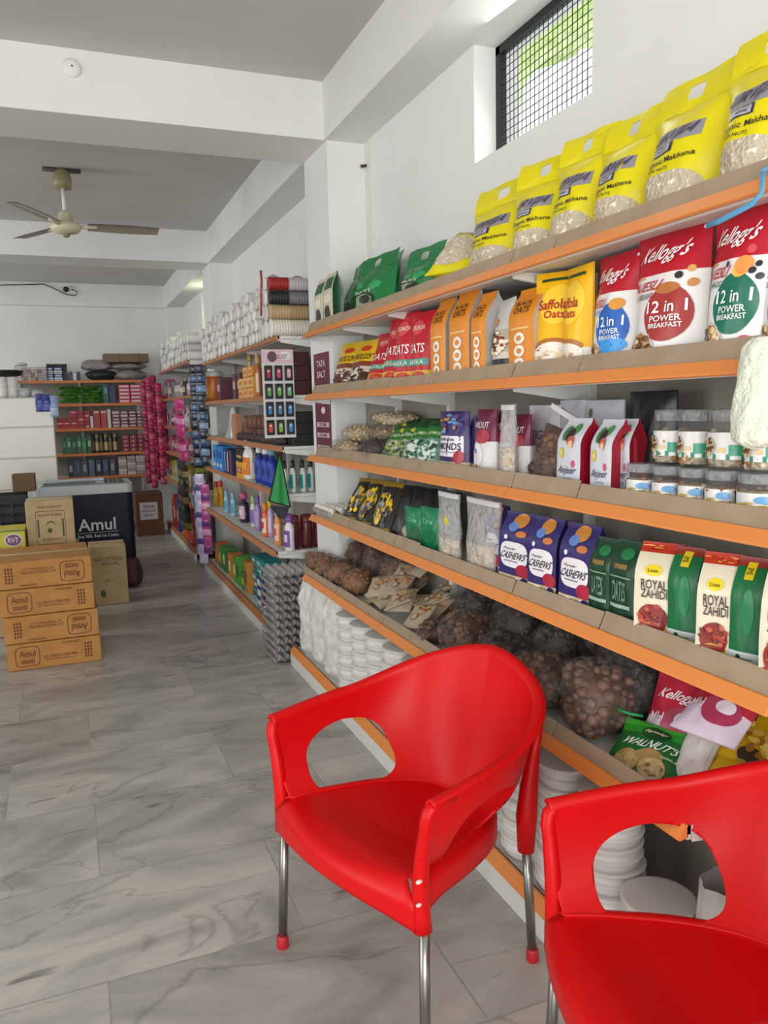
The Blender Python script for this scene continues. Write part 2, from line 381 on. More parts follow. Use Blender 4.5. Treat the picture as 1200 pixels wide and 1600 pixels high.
# cardboard edging, one strip per shelf section
SH1 = ['top shelf', 'second shelf', 'third shelf', 'fourth shelf', 'fifth shelf']
seg_words = ['nearest', 'second', 'third', 'fourth', 'farthest']
cuts = [[1.09, 1.83, 2.045, 3.0, 3.56, 4.10], [1.15, 1.72, 2.045, 2.62, 3.0, 3.56, 4.08], [1.09, 1.72, 2.045, 2.95, 3.56, 4.06], [.13, 1.09, 1.62, 2.045, 2.55, 2.78], [2.9, 3.56, 4.0]]
for li, cu in enumerate(cuts):
    xf = 1.1385 if li == 4 else 1.19
    z = L1[li]
    cs = cu if li != 4 else [1.25, 1.75, 2.42, 3.0, 3.62, 4.2]
    if li == 3: cs = [1.09, 1.62, 2.045, 2.75, 2.98, 3.56, 4.05]
    for k, (a, c) in enumerate(zip(cs[:-1], cs[1:])):
        b = MB(); t = random.uniform(-.003, .004); hh = .073 + random.uniform(-.004, .004)
        if li == 4: hh = .06
        lean = .012+random.uniform(0, .008)
        x0 = xf+.0275
        vs = []
        n = 8
        for i in range(n+1):
            y = a+.003+(c-a-.006)*i/n; wv = .0015*math.sin(i*1.9+k)
            for (dx, zz) in ((0, z+.028), (lean+wv, z+.028+hh-.029+t), (lean+wv+.0035, z+.028+hh-.029+t), (.0035, z+.028)): vs.append((x0+dx, y, zz))
        fs = []
        for i in range(n):
            for q in range(4): fs.append((i*4+q, i*4+(q+1) % 4, i*4+4+(q+1) % 4, i*4+4+q))
        fs += [(3, 2, 1, 0), (n*4, n*4+1, n*4+2, n*4+3)]
        b.add(vs, fs, CARD_S)
        tag(b.build('cardboard_strip', loc=(x0, (a+c)/2, z+.028)), '%s cardboard edging strip from the near end of the near rack %s' % (ORD[k], SH1[li]), 'cardboard strip')
# ------------------------------------------------------------------ ceiling fan and small fittings
t = thing('ceiling_fan', 'cream three-bladed fan hanging from the ceiling of the second bay', 'fan', (.098, 5.95, ZC))
CREAM = M('cfc9ac', .4); GREYB = M('9d9787', .4)
b = MB(); b.lathe([(.055, 3.0), (.06, 3.05), (.05, 3.1), (.02, ZC-.001)], 20, M('8f8a66', .4)); b.build('canopy', t, True, loc=None)
b = MB(); b.tube([(-.12+.098, 5.95, ZC-.012), (.12+.098, 5.95, ZC-.012)], .016, 8, M('4a4640', .6)); b.build('hook_plate', t, True)
b = MB(); b.lathe([(.0115, 2.82), (.0115, 3.02)], 12, WHITE); b.build('down_rod', t, True)
b = MB(); b.lathe([(.025, 2.705), (.075, 2.715), (.098, 2.735), (.1, 2.755), (.085, 2.775), (.05, 2.785), (.045, 2.83), (.03, 2.85), (.014, 2.86)], 28, CREAM)
b.lathe([(.012, 2.685), (.022, 2.69), (.026, 2.706)], 16, M('8a7d5e', .4)); b.build('motor_housing', t, True)
for o in t.children:
    for v in o.data.vertices: pass
for o in list(t.children):      # lathes above are centred on the axis
    if o.name.split('.')[0] != 'hook_plate':
        for v in o.data.vertices: v.co.x += .098; v.co.y += 5.95
for k in range(3):
    a = math.radians(2+120*k); b = MB()
    mx = Matrix.Translation((.098, 5.95, 2.757)) @ Matrix.Rotation(a, 4, 'Z')
    tw = Matrix.Rotation(math.radians(-11), 4, 'X')
    def bl(i, j):
        x = .14+.47*i; wd = .055+.012*math.sin(i*PI)
        return mx @ (tw @ Vector((x, (j-.5)*2*wd, -.006*(2*j-1)**2+.01)))
    b.grid(bl, 14, 6, GREYB); b.grid(lambda i, j: bl(i, 1-j)+Vector((0, 0, -.004)), 14, 6, GREYB)
    b.tube([mx @ Vector((.08, 0, .0)), mx @ Vector((.2, 0, .006))], .014, 8, CREAM)
    b.build('blade', t, True)
b = MB(); b.lathe([(.0, 0), (.02, .001), (.035, .004), (.041, .012), (.041, .02)], 28, M('e3e3e0', .6), Matrix.Translation((.141, 4.03, 3.045)) @ Matrix.Rotation(-PI/2, 4, 'X'), cap=False)
b.sphere((.143, 4.034, 3.05), .006, BLACK)
tag(b.build('junction_box_cover', loc=(.141, 4.045, 3.045)), 'round white cover plate on the face of the first ceiling beam', 'cover plate')
b = MB(); p = [on_y(*q, 10.95) for q in ((-40, 446), (30, 445), (68, 444), (85, 451), (103, 460), (118, 462), (121, 456), (112, 452))]
b.tube(p, .006, 6, BLACK); tag(b.build('ceiling_cable', loc=p[3]), 'thin dark cable drooping along the far beam', 'cable')
p = on_y(103, 452, 10.94); b = MB(); b.sphere(p, .035, BLACK, 12, 8); b.lathe([(.03, 0), (.03, .03)], 12, BLACK, Matrix.Translation(Vector(p)+Vector((0, .03, 0))) @ Matrix.Rotation(PI/2, 4, 'X'))
tag(b.build('bulb_holder', loc=p), 'black lamp holder on the far beam beside the drooping cable', 'lamp holder')
b = MB(); b.tube([(XW-.03, 4.02, 2.73), (XW+.0, 4.02, 2.735)], .008, 8, M('3a2f28', .5)); tag(b.build('wall_nail', loc=(XW, 4.02, 2.73)), 'dark nail in the white wall beside the first column', 'nail')

# ------------------------------------------------------------------ cartons and freezer on the left
INK = M('6b3a22', .7); INKG = M('47543a', .7); TAPE = M('c2a878', .25)
def carton(name, x0, x1, y0, y1, z0, z1, mat, label, cat='carton', prints=None, tape=True, rot=0, parts=(), lidcol=None, group=None):
    cx, cy = (x0+x1)/2, (y0+y1)/2
    t = thing(name, label, cat, (cx, cy, z0), group, (0, 0, rot))
    w, d, h = x1-x0, y1-y0, z1-z0
    b = MB(); b.box(-w/2, w/2, -d/2, d/2, 0.001, h-.001, mat, .006)
    S = lambda u, v, o: (u*w/2, -d/2-o, v*h)
    if prints: prints(b, S, w, h)
    b.build('carton_body', t)
    if tape:
        b = MB(); b.box(-w/2+.002, w/2-.002, -.026, .026, h-.001, h+.0006, TAPE); b.box(-.026-w/2, .0, 0, 0, 0, 0, TAPE) if False else None
        b.build('packing_tape', t)
    return t
def frame(b, S, uc, vc, ru, rv, m, e=5, wdt=.07):
    n = 40; vs = []; fs = []
    for k in range(n):
        a = 2*PI*k/n; ca, sa = math.cos(a), math.sin(a)
        x = abs(ca)**(2/e)*(1 if ca > 0 else -1); y = abs(sa)**(2/e)*(1 if sa > 0 else -1)
        for q in (1, 1-wdt): vs.append(S(uc+ru*x*q, vc+rv*y*q, .0015))
    for k in range(n): a = 2*k; c = 2*((k+1) % n); fs.append((a, c, c+1, a+1))
    b.add(vs, fs, m)
def milk_prints(flip):
    def f(b, S, w, h):
        T = (lambda u, v, o: S(-u, 1-v, o)) if flip else S
        frame(b, T, -.58, .5, .26, .38, INK); b.text(T, 'Amul', -.58, .62, .17, .25, INK); b.text(T, 'moti', -.58, .33, .14, .2, INK)
        b.text(T, 'UHT TREATED TONED MILK', .12, .44, .36, .07, INK); b.text(T, 'PASTEURISED', .35, .88, .18, .07, INK)
        b.text(T, 'NET CONTENTS 500 ml x 24', .12, .3, .32, .06, INK)
        b.patch(T, -.25, .5, .37, .385, INK)
        for i in range(3):
            for j in range(5): b.disc(T, .66+.06*i, .26+.12*j, .022, .055, INK, 1, 8, 2, 1)
    return f
STK = ['topmost orange-brown milk carton of the stack of four', 'second orange-brown milk carton from the top of the stack of four',
       'third orange-brown milk carton from the top of the stack of four', 'bottom orange-brown milk carton of the stack, resting on the floor']
for k, (x0, x1, z0, z1, fl) in enumerate(((-.452, .078, .492, .655, True), (-.44, .083, .329, .49, False), (-.424, .1, .163, .327, True), (-.416, .106, 0, .161, False))):
    carton('milk_carton', x0, x1, 5.03, 5.60, z0, z1, CARD_OR, STK[k], prints=milk_prints(fl), group='milk cartons in the floor stack', rot=.03-.01*k)
def spice_print(b, S, w, h):
    frame(b, S, 0, .42, .62, .36, INKG, 14, .03); b.text(S, 'PURE QUALITY', 0, .86, .5, .05, INKG, 3); b.text(S, 'PRODUCT OF INDIA', 0, .69, .5, .045, INKG); b.text(S, 'NET WEIGHT 10 KG', 0, .17, .4, .04, INKG)
    b.disc(S, 0, .46, .2, .1, INKG, 1); b.disc(S, 0, .43, .2, .1, CARD_LT, 2); b.disc(S, -.05, .36, .1, .05, INKG, 3)
    b.patch(S, -.55, -.48, .22, .6, M('3e5a34', .7)); b.patch(S, .48, .55, .22, .6, M('3e5a34', .7))
carton('lower_carton', -.56, .03, 5.86, 6.2, 0, .592, CARD_LT, 'tan carton behind the milk stack carrying the upright printed carton')
carton('upright_carton', -.295, .01, 5.88, 6.14, .594, .918, CARD_LT, 'upright tan carton with a framed dark print in front of the freezer', prints=spice_print)
def sm_print(b, S, w, h):
    b.text(S, 'NUTS ON THE GO', 0.02, .78, .8, .06, INKG); b.text(S, 'SPECIAL', .1, .7, .5, .05, INKG); b.text(S, 'AGMARK', -.05, .42, .3, .05, M('b98a6c', .7)); b.disc(S, -.4, .2, .14, .06, INKG, 1)
carton('floor_carton', .10, .372, 6.5, 6.8, 0, .472, CARD_LT, 'tan carton with dark green print on the floor beside the milk stack', prints=sm_print)
def oil_print(b, S, w, h):
    b.disc(S, .42, .55, .42, .3, M('e8e2ee', .5), 1); b.disc(S, .42, .55, .38, .26, M('7a4a80', .5), 2); b.text(S, 'RVT', .42, .55, .25, .22, M('e8d8d0', .5), 4)
    b.disc(S, -.3, .12, .25, .14, M('c08a2a', .6), 1); b.patch(S, -1, 1, .93, 1, M('5d7a2c', .5), 1)
carton('yellow_box', -.56, -.305, 5.80, 6.12, .594, .74, M('c9bf3a', .45), 'bright yellow printed box at the left edge behind the milk cartons', 'box', oil_print, False)
# crate, small carton, freezer
CR = M('1d2220', .6)
x0, x1, y0, y1, z0, z1 = -.72, -.33, 6.75, 7.15, .62, .90
t = thing('plastic_crate', 'black plastic crate at the left edge behind the yellow box', 'crate', ((x0+x1)/2, (y0+y1)/2, 0))
b = MB()
for z in (.40, .47, .54, .61, .68, .75, .82): b.box(x0, x1, y0, y0+.012, z, z+.045, CR); b.box(x1-.012, x1, y0, y1, z, z+.045, CR)
for k in range(5): x = x0+(x1-x0-.02)*k/4; b.box(x, x+.02, y0-.006, y0+.006, .02, .88, CR)
b.box(x0, x1, y1-.012, y1, .02, .88, CR); b.box(x0, x0+.012, y0, y1, .02, .88, CR); b.box(x0, x1, y0, y1, 0, .03, CR); b.box(x0-.008, x1+.008, y0-.008, y0+.03, .86, .885, CR)
b.box(x0, x1, y0+.02, y1, .03, .82, M('2a2f2c', .8)); b.build('crate_body', t, True)
carton('small_carton', -.43, -.26, 7.0, 7.18, .888, 1.03, M('6b5238', .8), 'small dark brown open carton on the black crate', tape=False)
NAVY = M('15172b', .5, 0, 0, 60, .3); SILV = M('b9bcbc', .35); GLASS = M('5d6a6e', .12)
fx0, fx1, fy0, fy1 = -.30, .515, 7.42, 8.05
t = thing('chest_freezer', 'dark navy chest freezer with white lettering and a pale sliding top', 'freezer', ((fx0+fx1)/2, (fy0+fy1)/2, 0))
def fr(i, j):
    return (0, 0, 0)
b = MB()
def rr(x0, x1, y0, y1, r, n=6):
    P = []
    for cx, cy, a0 in ((x1-r, y0+r, -PI/2), (x1-r, y1-r, 0), (x0+r, y1-r, PI/2), (x0+r, y0+r, PI)):
        for k in range(n+1): a = a0+PI/2*k/n; P.append((cx+r*math.cos(a), cy+r*math.sin(a)))
    return P
def prism(b, P, z0, z1, m, inset=0):
    n = len(P); b.add([(x, y, z0) for x, y in P]+[(x, y, z1) for x, y in P], [(i, (i+1) % n, n+(i+1) % n, n+i) for i in range(n)]+[list(range(n))[::-1], list(range(n, 2*n))], m)
prism(b, rr(fx0, fx1, fy0, fy1, .05), .04, .795, NAVY)
S = lambda u, v, o: ((fx0+fx1)/2+u*(fx1-fx0)/2, fy0-o, .04+v*.755)
LET = M('dcdde2', .5)
b.text(S, 'Amul', .22, .645, .385, .145, LET); b.text(S, 'Real Milk. Real Ice Cream.', .24, .512, .42, .042, LET); b.patch(S, -.2, .66, .548, .552, LET)
b.build('cabinet', t, True)
b = MB(); prism(b, rr(fx0-.006, fx1+.006, fy0-.006, fy1+.006, .05), .797, .875, SILV); b.build('top_frame', t, True)
b = MB(); b.box(fx0+.06, fx1-.06, fy0+.1, fy1-.06, .876, .884, GLASS); b.box(fx0+.08, fx1-.3, fy0+.14, fy0+.2, .885, .9, M('3e4a50', .3)); b.build('glass_lid', t, True)
b = MB(); b.box(fx0+.1, fx1-.22, fy0+.36, fy0+.42, .886, .91, M('aeb6ba', .3)); b.build('lid_rail', t, True)
b = MB(); [b.box(x-.02, x+.02, y-.02, y+.02, 0, .04, BLACK) for x in (fx0+.07, fx1-.07) for y in (fy0+.07, fy1-.07)]; b.build('feet', t, True)
# tall white drawer cabinet
t = thing('drawer_cabinet', 'tall white cabinet with stacked drawer fronts at the left edge', 'cabinet', (-.42, 8.55, 0))
b = MB(); b.box(-.85, -.10, 8.33, 8.85, .02, 1.668, M('d6d4ca', .35), .008); b.build('body', t, True)
for z0, z1 in ((1.392, 1.66), (1.10, 1.38), (.80, 1.09), (.5, .79), (.06, .49)):
    b = MB(); b.box(-.845, -.104, 8.312, 8.33, z0, z1, M('dcdacf', .3), .005); d = b.build('drawer_front', t, True)
# the magenta carton on the floor at the end of the aisle
def note(b, S, w, h):
    b.patch(S, -.72, .6, .38, .78, M('d8d4d8', .6), 1); b.text(S, 'FRAGILE ITEM', -.06, .68, .4, .06, M('6a5a80', .6)); b.text(S, 'HANDLE WITH CARE', -.06, .58, .5, .05, M('6a5a80', .6)); b.text(S, 'KEEP DRY', -.06, .48, .35, .05, M('6a5a80', .6))
carton('open_carton', .72, 1.04, 10.0, 10.32, .0, .53, M('6f4c33', .8), 'brown carton with a white note on it at the far end of the aisle', prints=note, tape=False)
# ------------------------------------------------------------------ red armchairs
RED = M('cc0408', .42, 0, .02, 5, .28); RED_CAP = M('b31a26', .5); SCUFF = M('e0a8a0', .7)
CHIP = M('e2d8d0', .7)
def chair(label, A, B, group, chips=False):
    """A, B: the floor points under the sitter's right and left front posts"""
    A, B = Vector(A), Vector(B); mid = (A+B)/2
    xd = (B-A).normalized(); ang = math.atan2(xd.y, xd.x)     # local x runs from A to B, local y to the back
    t = thing('plastic_armchair', label, 'chair', (mid.x, mid.y, 0), group, (0, 0, ang))
    HW = .308
    def plan(s, hw, d, y0, e, tp):            # U curve, s -1..1 from post A round the back to post B
        a = (s*.5)*PI; ca, sa = math.cos(a), math.sin(a)
        x = hw*(abs(sa)**(2/e))*(1 if sa > 0 else -1); y = y0+d*(abs(ca)**(2/e))
        return x*(1-tp*max(0, y-y0)/d), y
    def resample(hw, d, y0, e, tp=0., n=400):
        P = [Vector(plan(-1+2*i/n, hw, d, y0, e, tp)) for i in range(n+1)]
        L = [0]
        for i in range(n): L.append(L[-1]+(P[i+1]-P[i]).length)
        return P, L
    def at(R, s):
        P, L = R; q = (s+1)/2*L[-1]; lo, hi = 0, len(L)-1
        while hi-lo > 1:
            m = (lo+hi)//2
            if L[m] <= q: lo = m
            else: hi = m
        k = (q-L[lo])/max(L[hi]-L[lo], 1e-9); return P[lo].lerp(P[hi], k)
    R0 = resample(.236, .40, 0.0, 3.2, .30)        # where the wall leaves the seat
    R1 = resample(HW, .485, -.005, 3.3, -.02)         # the rim
    def zrim(s):
        k = abs(s)
        if k > .66: return .655+.02*((1-k)/.34)
        q = (1-k/.66); q = q*q*(3-2*q)
        return .675+.122*q
    def zseat(x, y): return .457-.022*max(0, 1-(x/.23)**2)*max(0, min(1, y/.12))-.012*(y/.4)
    def wall(s, h):
        p0, p1 = at(R0, s), at(R1, s); z0 = zseat(p0.x, p0.y); z1 = zrim(s)
        back = max(0, 1-abs(s)/.62)
        hh = 1-(1-h)**(2.3-.7*back)
        q = p0.lerp(p1, hh)
        zz = z0+(z1-z0)*(h**1.25)
        # the back leans and is scooped
        q.y += .045*back*h*h
        return Vector((q.x, q.y, zz))
    # arc coordinate along the arm measured from the front post (metres)
    SL = R1[1][-1]/2
    def hole(s, h):
        a = (1-abs(s))*SL; v = wall(s, h)
        hc, hz = .236, .525
        ta = (a-hc)/.143; tz = (v.z-hz)/.08
        ta += .4*tz if a > hc else .0
        if h < .02: return 9.
        e = 2.1 if (ta < 0 and tz > 0) else 3.6
        return abs(ta)**e+abs(tz)**e
    NS, NT = 220, 44
    G = [[wall(-1+2*i/NS, j/NT) for i in range(NS+1)] for j in range(NT+1)]
    H = [[hole(-1+2*i/NS, j/NT) for i in range(NS+1)] for j in range(NT+1)]
    keep = [[not all(H[jj][ii] < 1 for jj in (j, j+1) for ii in (i, i+1)) for i in range(NS)] for j in range(NT)]
    for j in range(NT+1):
        for i in range(NS+1):
            if H[j][i] < 1:                             # slide onto the hole outline, away from its middle
                s0, h0 = -1+2*i/NS, j/NT; sg = 1 if s0 > 0 else -1
                sc, hcn = sg*(1-.225/SL), .45
                lo, hi = 0., 1.2
                for _ in range(24):
                    m = (lo+hi)/2
                    if hole(s0+(s0-sc)*m*.6, min(max(h0+(h0-hcn)*m*.6, 0), 1)) < 1: lo = m
                    else: hi = m
                G[j][i] = wall(s0+(s0-sc)*hi*.6, min(max(h0+(h0-hcn)*hi*.6, 0), 1))
    bm = bmesh.new(); V = {}
    def vert(j, i):
        if (j, i) not in V: V[(j, i)] = bm.verts.new(G[j][i])
        return V[(j, i)]
    for j in range(NT):
        for i in range(NS):
            if keep[j][i]: bm.faces.new((vert(j, i), vert(j, i+1), vert(j+1, i+1), vert(j+1, i)))
    # the rim rolls outwards
    last = [vert(NT, i) for i in range(NS+1)]; rimc = []
    nrm = []
    for i in range(NS+1):
        a, c = at(R1, max(-1, -1+2*(i-1)/NS)), at(R1, min(1, -1+2*(i+1)/NS)); tg = (c-a).normalized()
        nrm.append(Vector((-tg.y, tg.x, 0)) if False else Vector((tg.y, -tg.x, 0)))
    cen = Vector((0, .15, 0))
    for k in range(1, 9):
        th = k/8*PI*.92; row = []
        for i in range(NS+1):
            p = G[NT][i]; o = nrm[i]
            if (p-cen).dot(o) < 0: o = -o
            r = .0125+.006*max(0, 1-abs(-1+2*i/NS)/.62)
            row.append(bm.verts.new(p+o*(r*(1-math.cos(th)))+Vector((0, 0, r*1.15*math.sin(th)))))
        for i in range(NS): bm.faces.new((last[i], last[i+1], row[i+1], row[i]))
        last = row
    # seat pan: one closed ring, the U of the wall and the bowed front lip, drawn in towards the middle
    NF = 44; BOW = .05
    ring = [Vector((at(R0, -1+2*i/NS).x, at(R0, -1+2*i/NS).y)) for i in range(NS+1)]
    front = [Vector((.232*(1-2*i/NF), -BOW*(1-(1-2*i/NF)**2))) for i in range(1, NF)]
    loop = ring+front; NR = 16; c0 = Vector((0, .16)); rows = []
    def zs(p):
        lip = max(0, 1-(p.y+BOW)/.09) if p.y < .05 else 0
        return zseat(p.x, max(p.y, 0))-.010*lip*lip
    ctr = bm.verts.new((c0.x, c0.y, zs(c0)))
    for k in range(1, NR):
        rows.append([bm.verts.new((q.x, q.y, zs(q))) for q in (c0.lerp(p, k/NR) for p in loop)])
    rows.append([vert(0, i) for i in range(NS+1)]+[bm.verts.new((p.x, p.y, zs(p))) for p in front])
    n = len(loop)
    for i in range(n): bm.faces.new((ctr, rows[0][i], rows[0][(i+1) % n]))
    for k in range(NR-1):
        for i in range(n): bm.faces.new((rows[k][i], rows[k+1][i], rows[k+1][(i+1) % n], rows[k][(i+1) % n]))
    last = [rows[-1][NS]]+rows[-1][NS+1:]+[rows[-1][0]]
    base = [Vector(v.co) for v in last]
    for k in range(1, 12):
        q = k/11; row = []
        for i, p in enumerate(base):
            f = 1-2*i/NF; drop = .098-.038*(1-f*f)**.8
            row.append(bm.verts.new((p.x*(1+.2*min(1, q*2)), p.y-.022*math.sin(min(1, q*1.8)*PI/2), p.z-drop*q**1.35)))
        for i in range(NF): bm.faces.new((last[i], last[i+1], row[i+1], row[i]))
        last = row
    # side and back skirt under the seat
    RS = resample(.272, .45, -.005, 3.0, .26); last = None
    for k in range(9):
        row = []
        for i in range(81):
            s = -1+2*i/80; p0 = at(R0, s); p1 = at(RS, s); q = k/8
            side = abs(s)
            drop = .062+.035*max(0, (side-.8)/.2)**2
            hz = 1-(1-min(1, q*2.2))**2
            p = p0.lerp(p1, hz); row.append(bm.verts.new((p.x, p.y, zseat(p0.x, p0.y)+.006-(drop+.006)*q**1.6)))
        if last:
            for i in range(80): bm.faces.new((last[i], row[i], row[i+1], last[i+1]))
        last = row
    bmesh.ops.remove_doubles(bm, verts=bm.verts[:], dist=.0006)
    bmesh.ops.recalc_face_normals(bm, faces=bm.faces[:])
    me = bpy.data.meshes.new('seat_shell'); bm.to_mesh(me); bm.free()
    me.materials.append(RED); me.polygons.foreach_set('use_smooth', [True]*len(me.polygons))
    sh = bpy.data.objects.new('seat_shell', me); C.objects.link(sh); sh.parent = t
    so = sh.modifiers.new('thickness', 'SOLIDIFY'); so.thickness = .007; so.offset = 0
    # rolled rim, posts and leg sockets
    for sx in (-1, 1):
        b = MB(); top = wall(sx, 1)
        path = [top+Vector((sx*.013, .075, -.001)), top+Vector((sx*.012, .03, -.001)), top+Vector((sx*.01, .012, -.002)), top+Vector((sx*.007, .002, -.012)), top+Vector((sx*.003, -.003, -.034))]
        for k in range(9):
            q = k/8; path.append(Vector((sx*(.307-.022*(1-(1-q)**2)-.006*math.sin(q*PI)), -.006+.004*q, .60-.245*q)))
        b.tube(path, [.006, .0125, .0150, .0155, .0155]+[.015+.0075*(k/8) for k in range(9)], 14, RED)
        if chips and sx > 0:
            for y, z, r in ((.045, .652, .009), (-.022, .485, .009), (-.024, .432, .008)): b.sphere((sx*(.318 if z > .6 else .3), y, z), r, CHIP, 8, 6, (.6, 1, .5))
        b.build('front_post', t); b = MB()
        rb = [Vector((sx*.2, .512, .70)), Vector((sx*.19, .486, .58)), Vector((sx*.192, .466, .5)), Vector((sx*.194, .453, .42)), Vector((sx*.197, .447, .325))]
        b.tube(rb, [.006, .016, .024, .028, .022], 14, RED)
        b.build('rear_socket', t)
    for sx in (-1, 1):
        for y0, y1, x0, x1, zt in ((.004, -.012, .285, .297, .37), (.447, .47, .197, .2, .36)):
            b = MB(); b.tube([(sx*x0, y0, zt), (sx*x1, y1, .012)], .0125, 14, STEEL); l = b.build('leg', t)
            f = MB(); u = (Vector((sx*x0, y0, zt))-Vector((sx*x1, y1, .0))).normalized(); e = Vector((sx*x1, y1, 0))
            f.lathe([(.0165, 0), (.018, .004), (.0165, .03), (.0145, .036)], 14, RED_CAP, Matrix.Translation(e))
            f.build('foot_cap', l)
    return t
ca = chair('red plastic armchair on the left, all of its back visible, marble floor around it', (.478, 2.02), (.652, 1.476), 'red armchairs', True)
AX, AY, AF = .882, 1.308, math.radians(-12)
cb = chair('red plastic armchair cut off by the right edge, nearest to the viewer', (AX, AY), (AX+.57*math.sin(AF), AY-.57*math.cos(AF)), 'red armchairs')
# ------------------------------------------------------------------ packs
PUFF = mottled('puffed_seeds', 'c4b59c', 'efe8da', 95, .7, .6, 'voronoi', lo=.75, hi=.25)
PUFF.node_tree.nodes['Color Ramp'] if False else None
MUES = mottled('cereal_mix', '8a5a2e', 'e2c79a', 60, .7, .5, 'voronoi', lo=.1, hi=.55)
SEEDS = mottled('pale_seeds', 'a68f74', 'd9c7a8', 90, .7, .5, 'voronoi', lo=.1, hi=.5)
NUTM = mottled('brown_nuts', '5f4230', '8d6a4e', 30, .55, .3)
ALM = mottled('almond_skins', '7d4f2f', 'b58252', 40, .6, .4)
def P(h): return M(h, .34, 0, .10, 22)        # printed film
def shape(kind, w, h, d, e=.0, wob=0., seed=0):
    """S(u, v, off) of the front of a filled bag; the back is its mirror"""
    rn = random.Random(seed); ph = [rn.uniform(0, 6.28) for _ in range(6)]
    def prof(v):
        if kind == 'stand': p = min(1, .55+v*3.5) if v < .13 else (1 if v < .3 else math.cos((v-.3)/.7*PI/2)**.75)
        elif kind == 'pillow': p = max(0, math.sin(PI*min(max(v, 0), 1)))**.55
        elif kind == 'gusset': p = 1 if v < .66 else max(0, 1-((v-.66)/.30)**1.6) if v < .96 else 0
        elif kind == 'heavy': p = (min(1, .35+v*5) if v < .13 else 1) if v < .35 else max(0, 1-((v-.35)/.6))**.8 if v < .95 else 0
        return p
    def S(u, v, o=0., back=1):
        p = prof(v); au = min(1, abs(u))
        dep = d/2*p*(e+(1-e)*(1-au**2.6))+.0025
        wr = wob*(math.sin(u*5+v*9+ph[0])*.5+math.sin(v*15-u*7+ph[1])*.3+math.sin(u*13+v*4+ph[2])*.25)*(1-au**4)*min(1, p*1.5)
        hw = w/2*(1-.05*math.sin(PI*min(1, max(v, 0)))*(kind != 'gusset')+.012*math.sin(v*12+ph[3])*(wob > 0))
        return Vector((u*hw+wob*.6*math.sin(v*6+ph[4]), back*(-(dep+wr)-o), v*h))
    return S
def body(b, S, m, side=None, nu=14, nv=18, bands=None):
    def mf(v):
        if not bands: return m
        for v0, mm in bands:
            if v >= v0: r = mm
        return r
    vb = sorted(set([j/nv for j in range(nv+1)]+[q[0] for q in (bands or [])]))
    if bands:           # rows fall on the colour changes
        vs = vb
    else: vs = [j/nv for j in range(nv+1)]
    n = len(vs)-1
    for back in (1, -1):
        pts = [[S(-1+2*i/nu, v, 0, back) for i in range(nu+1)] for v in vs]; fl = [p for r in pts for p in r]; fs = []; ms = []
        for j in range(n):
            for i in range(nu):
                f = [j*(nu+1)+i, j*(nu+1)+i+1, (j+1)*(nu+1)+i+1, (j+1)*(nu+1)+i]
                fs.append(f if back == 1 else f[::-1]); ms.append(mf((vs[j]+vs[j+1])/2))
        b.add(fl, fs, ms, True)
    for u in (-1, 1):
        p = [S(u, v, 0, 1) for v in vs]; q = [S(u, v, 0, -1) for v in vs]; mid = [(x+y)/2 - Vector((u*min(.4*abs(x.y), .012), 0, 0)) for x, y in zip(p, q)]
        fl = p+mid+q; N = n+1
        fs = []; ms = []
        for j in range(n):
            for a in (0, 1):
                f = [a*N+j, a*N+j+1, (a+1)*N+j+1, (a+1)*N+j]; fs.append(f if u == -1 else f[::-1]); ms.append(side or mf((vs[j]+vs[j+1])/2))
        b.add(fl, fs, ms, True)
    for v in (0, 1):
        p = [S(-1+2*i/nu, v, 0, 1) for i in range(nu+1)]; q = [S(-1+2*i/nu, v, 0, -1) for i in range(nu+1)]
        b.add(p+q, [((i, nu+1+i, nu+2+i, i+1) if v == 0 else (i, i+1, nu+2+i, nu+1+i)) for i in range(nu)], mf(v))
def prints(b, S, ops, rnd=None):
    rnd = rnd or random.Random(3)
    for o in ops:
        k = o[0]
        if k == 'r': b.patch(S, o[1], o[2], o[3], o[4], o[5] if not isinstance(o[5], str) else P(o[5]), o[6] if len(o) > 6 else 1)
        elif k == 'e': b.disc(S, o[1], o[2], o[3], o[4], o[5] if not isinstance(o[5], str) else P(o[5]), o[6] if len(o) > 6 else 2, 24, o[7] if len(o) > 7 else 2)
        elif k == 't': b.text(S, o[1], o[2], o[3], o[4], o[5], P(o[6]), o[7] if len(o) > 7 else 4, o[8] if len(o) > 8 else 0)
        elif k == 'f':      # scattered bits of printed food
            for q in range(o[6]):
                a = rnd.uniform(0, 6.28); r = rnd.uniform(0, 1)**.5
                b.disc(S, o[1]+o[3]*r*math.cos(a), o[2]+o[4]*r*math.sin(a), o[3]*rnd.uniform(.12, .26), o[4]*rnd.uniform(.12, .26), P(rnd.choice(o[5])), 3+q*.06, 8, 2, 1)
STY = {}
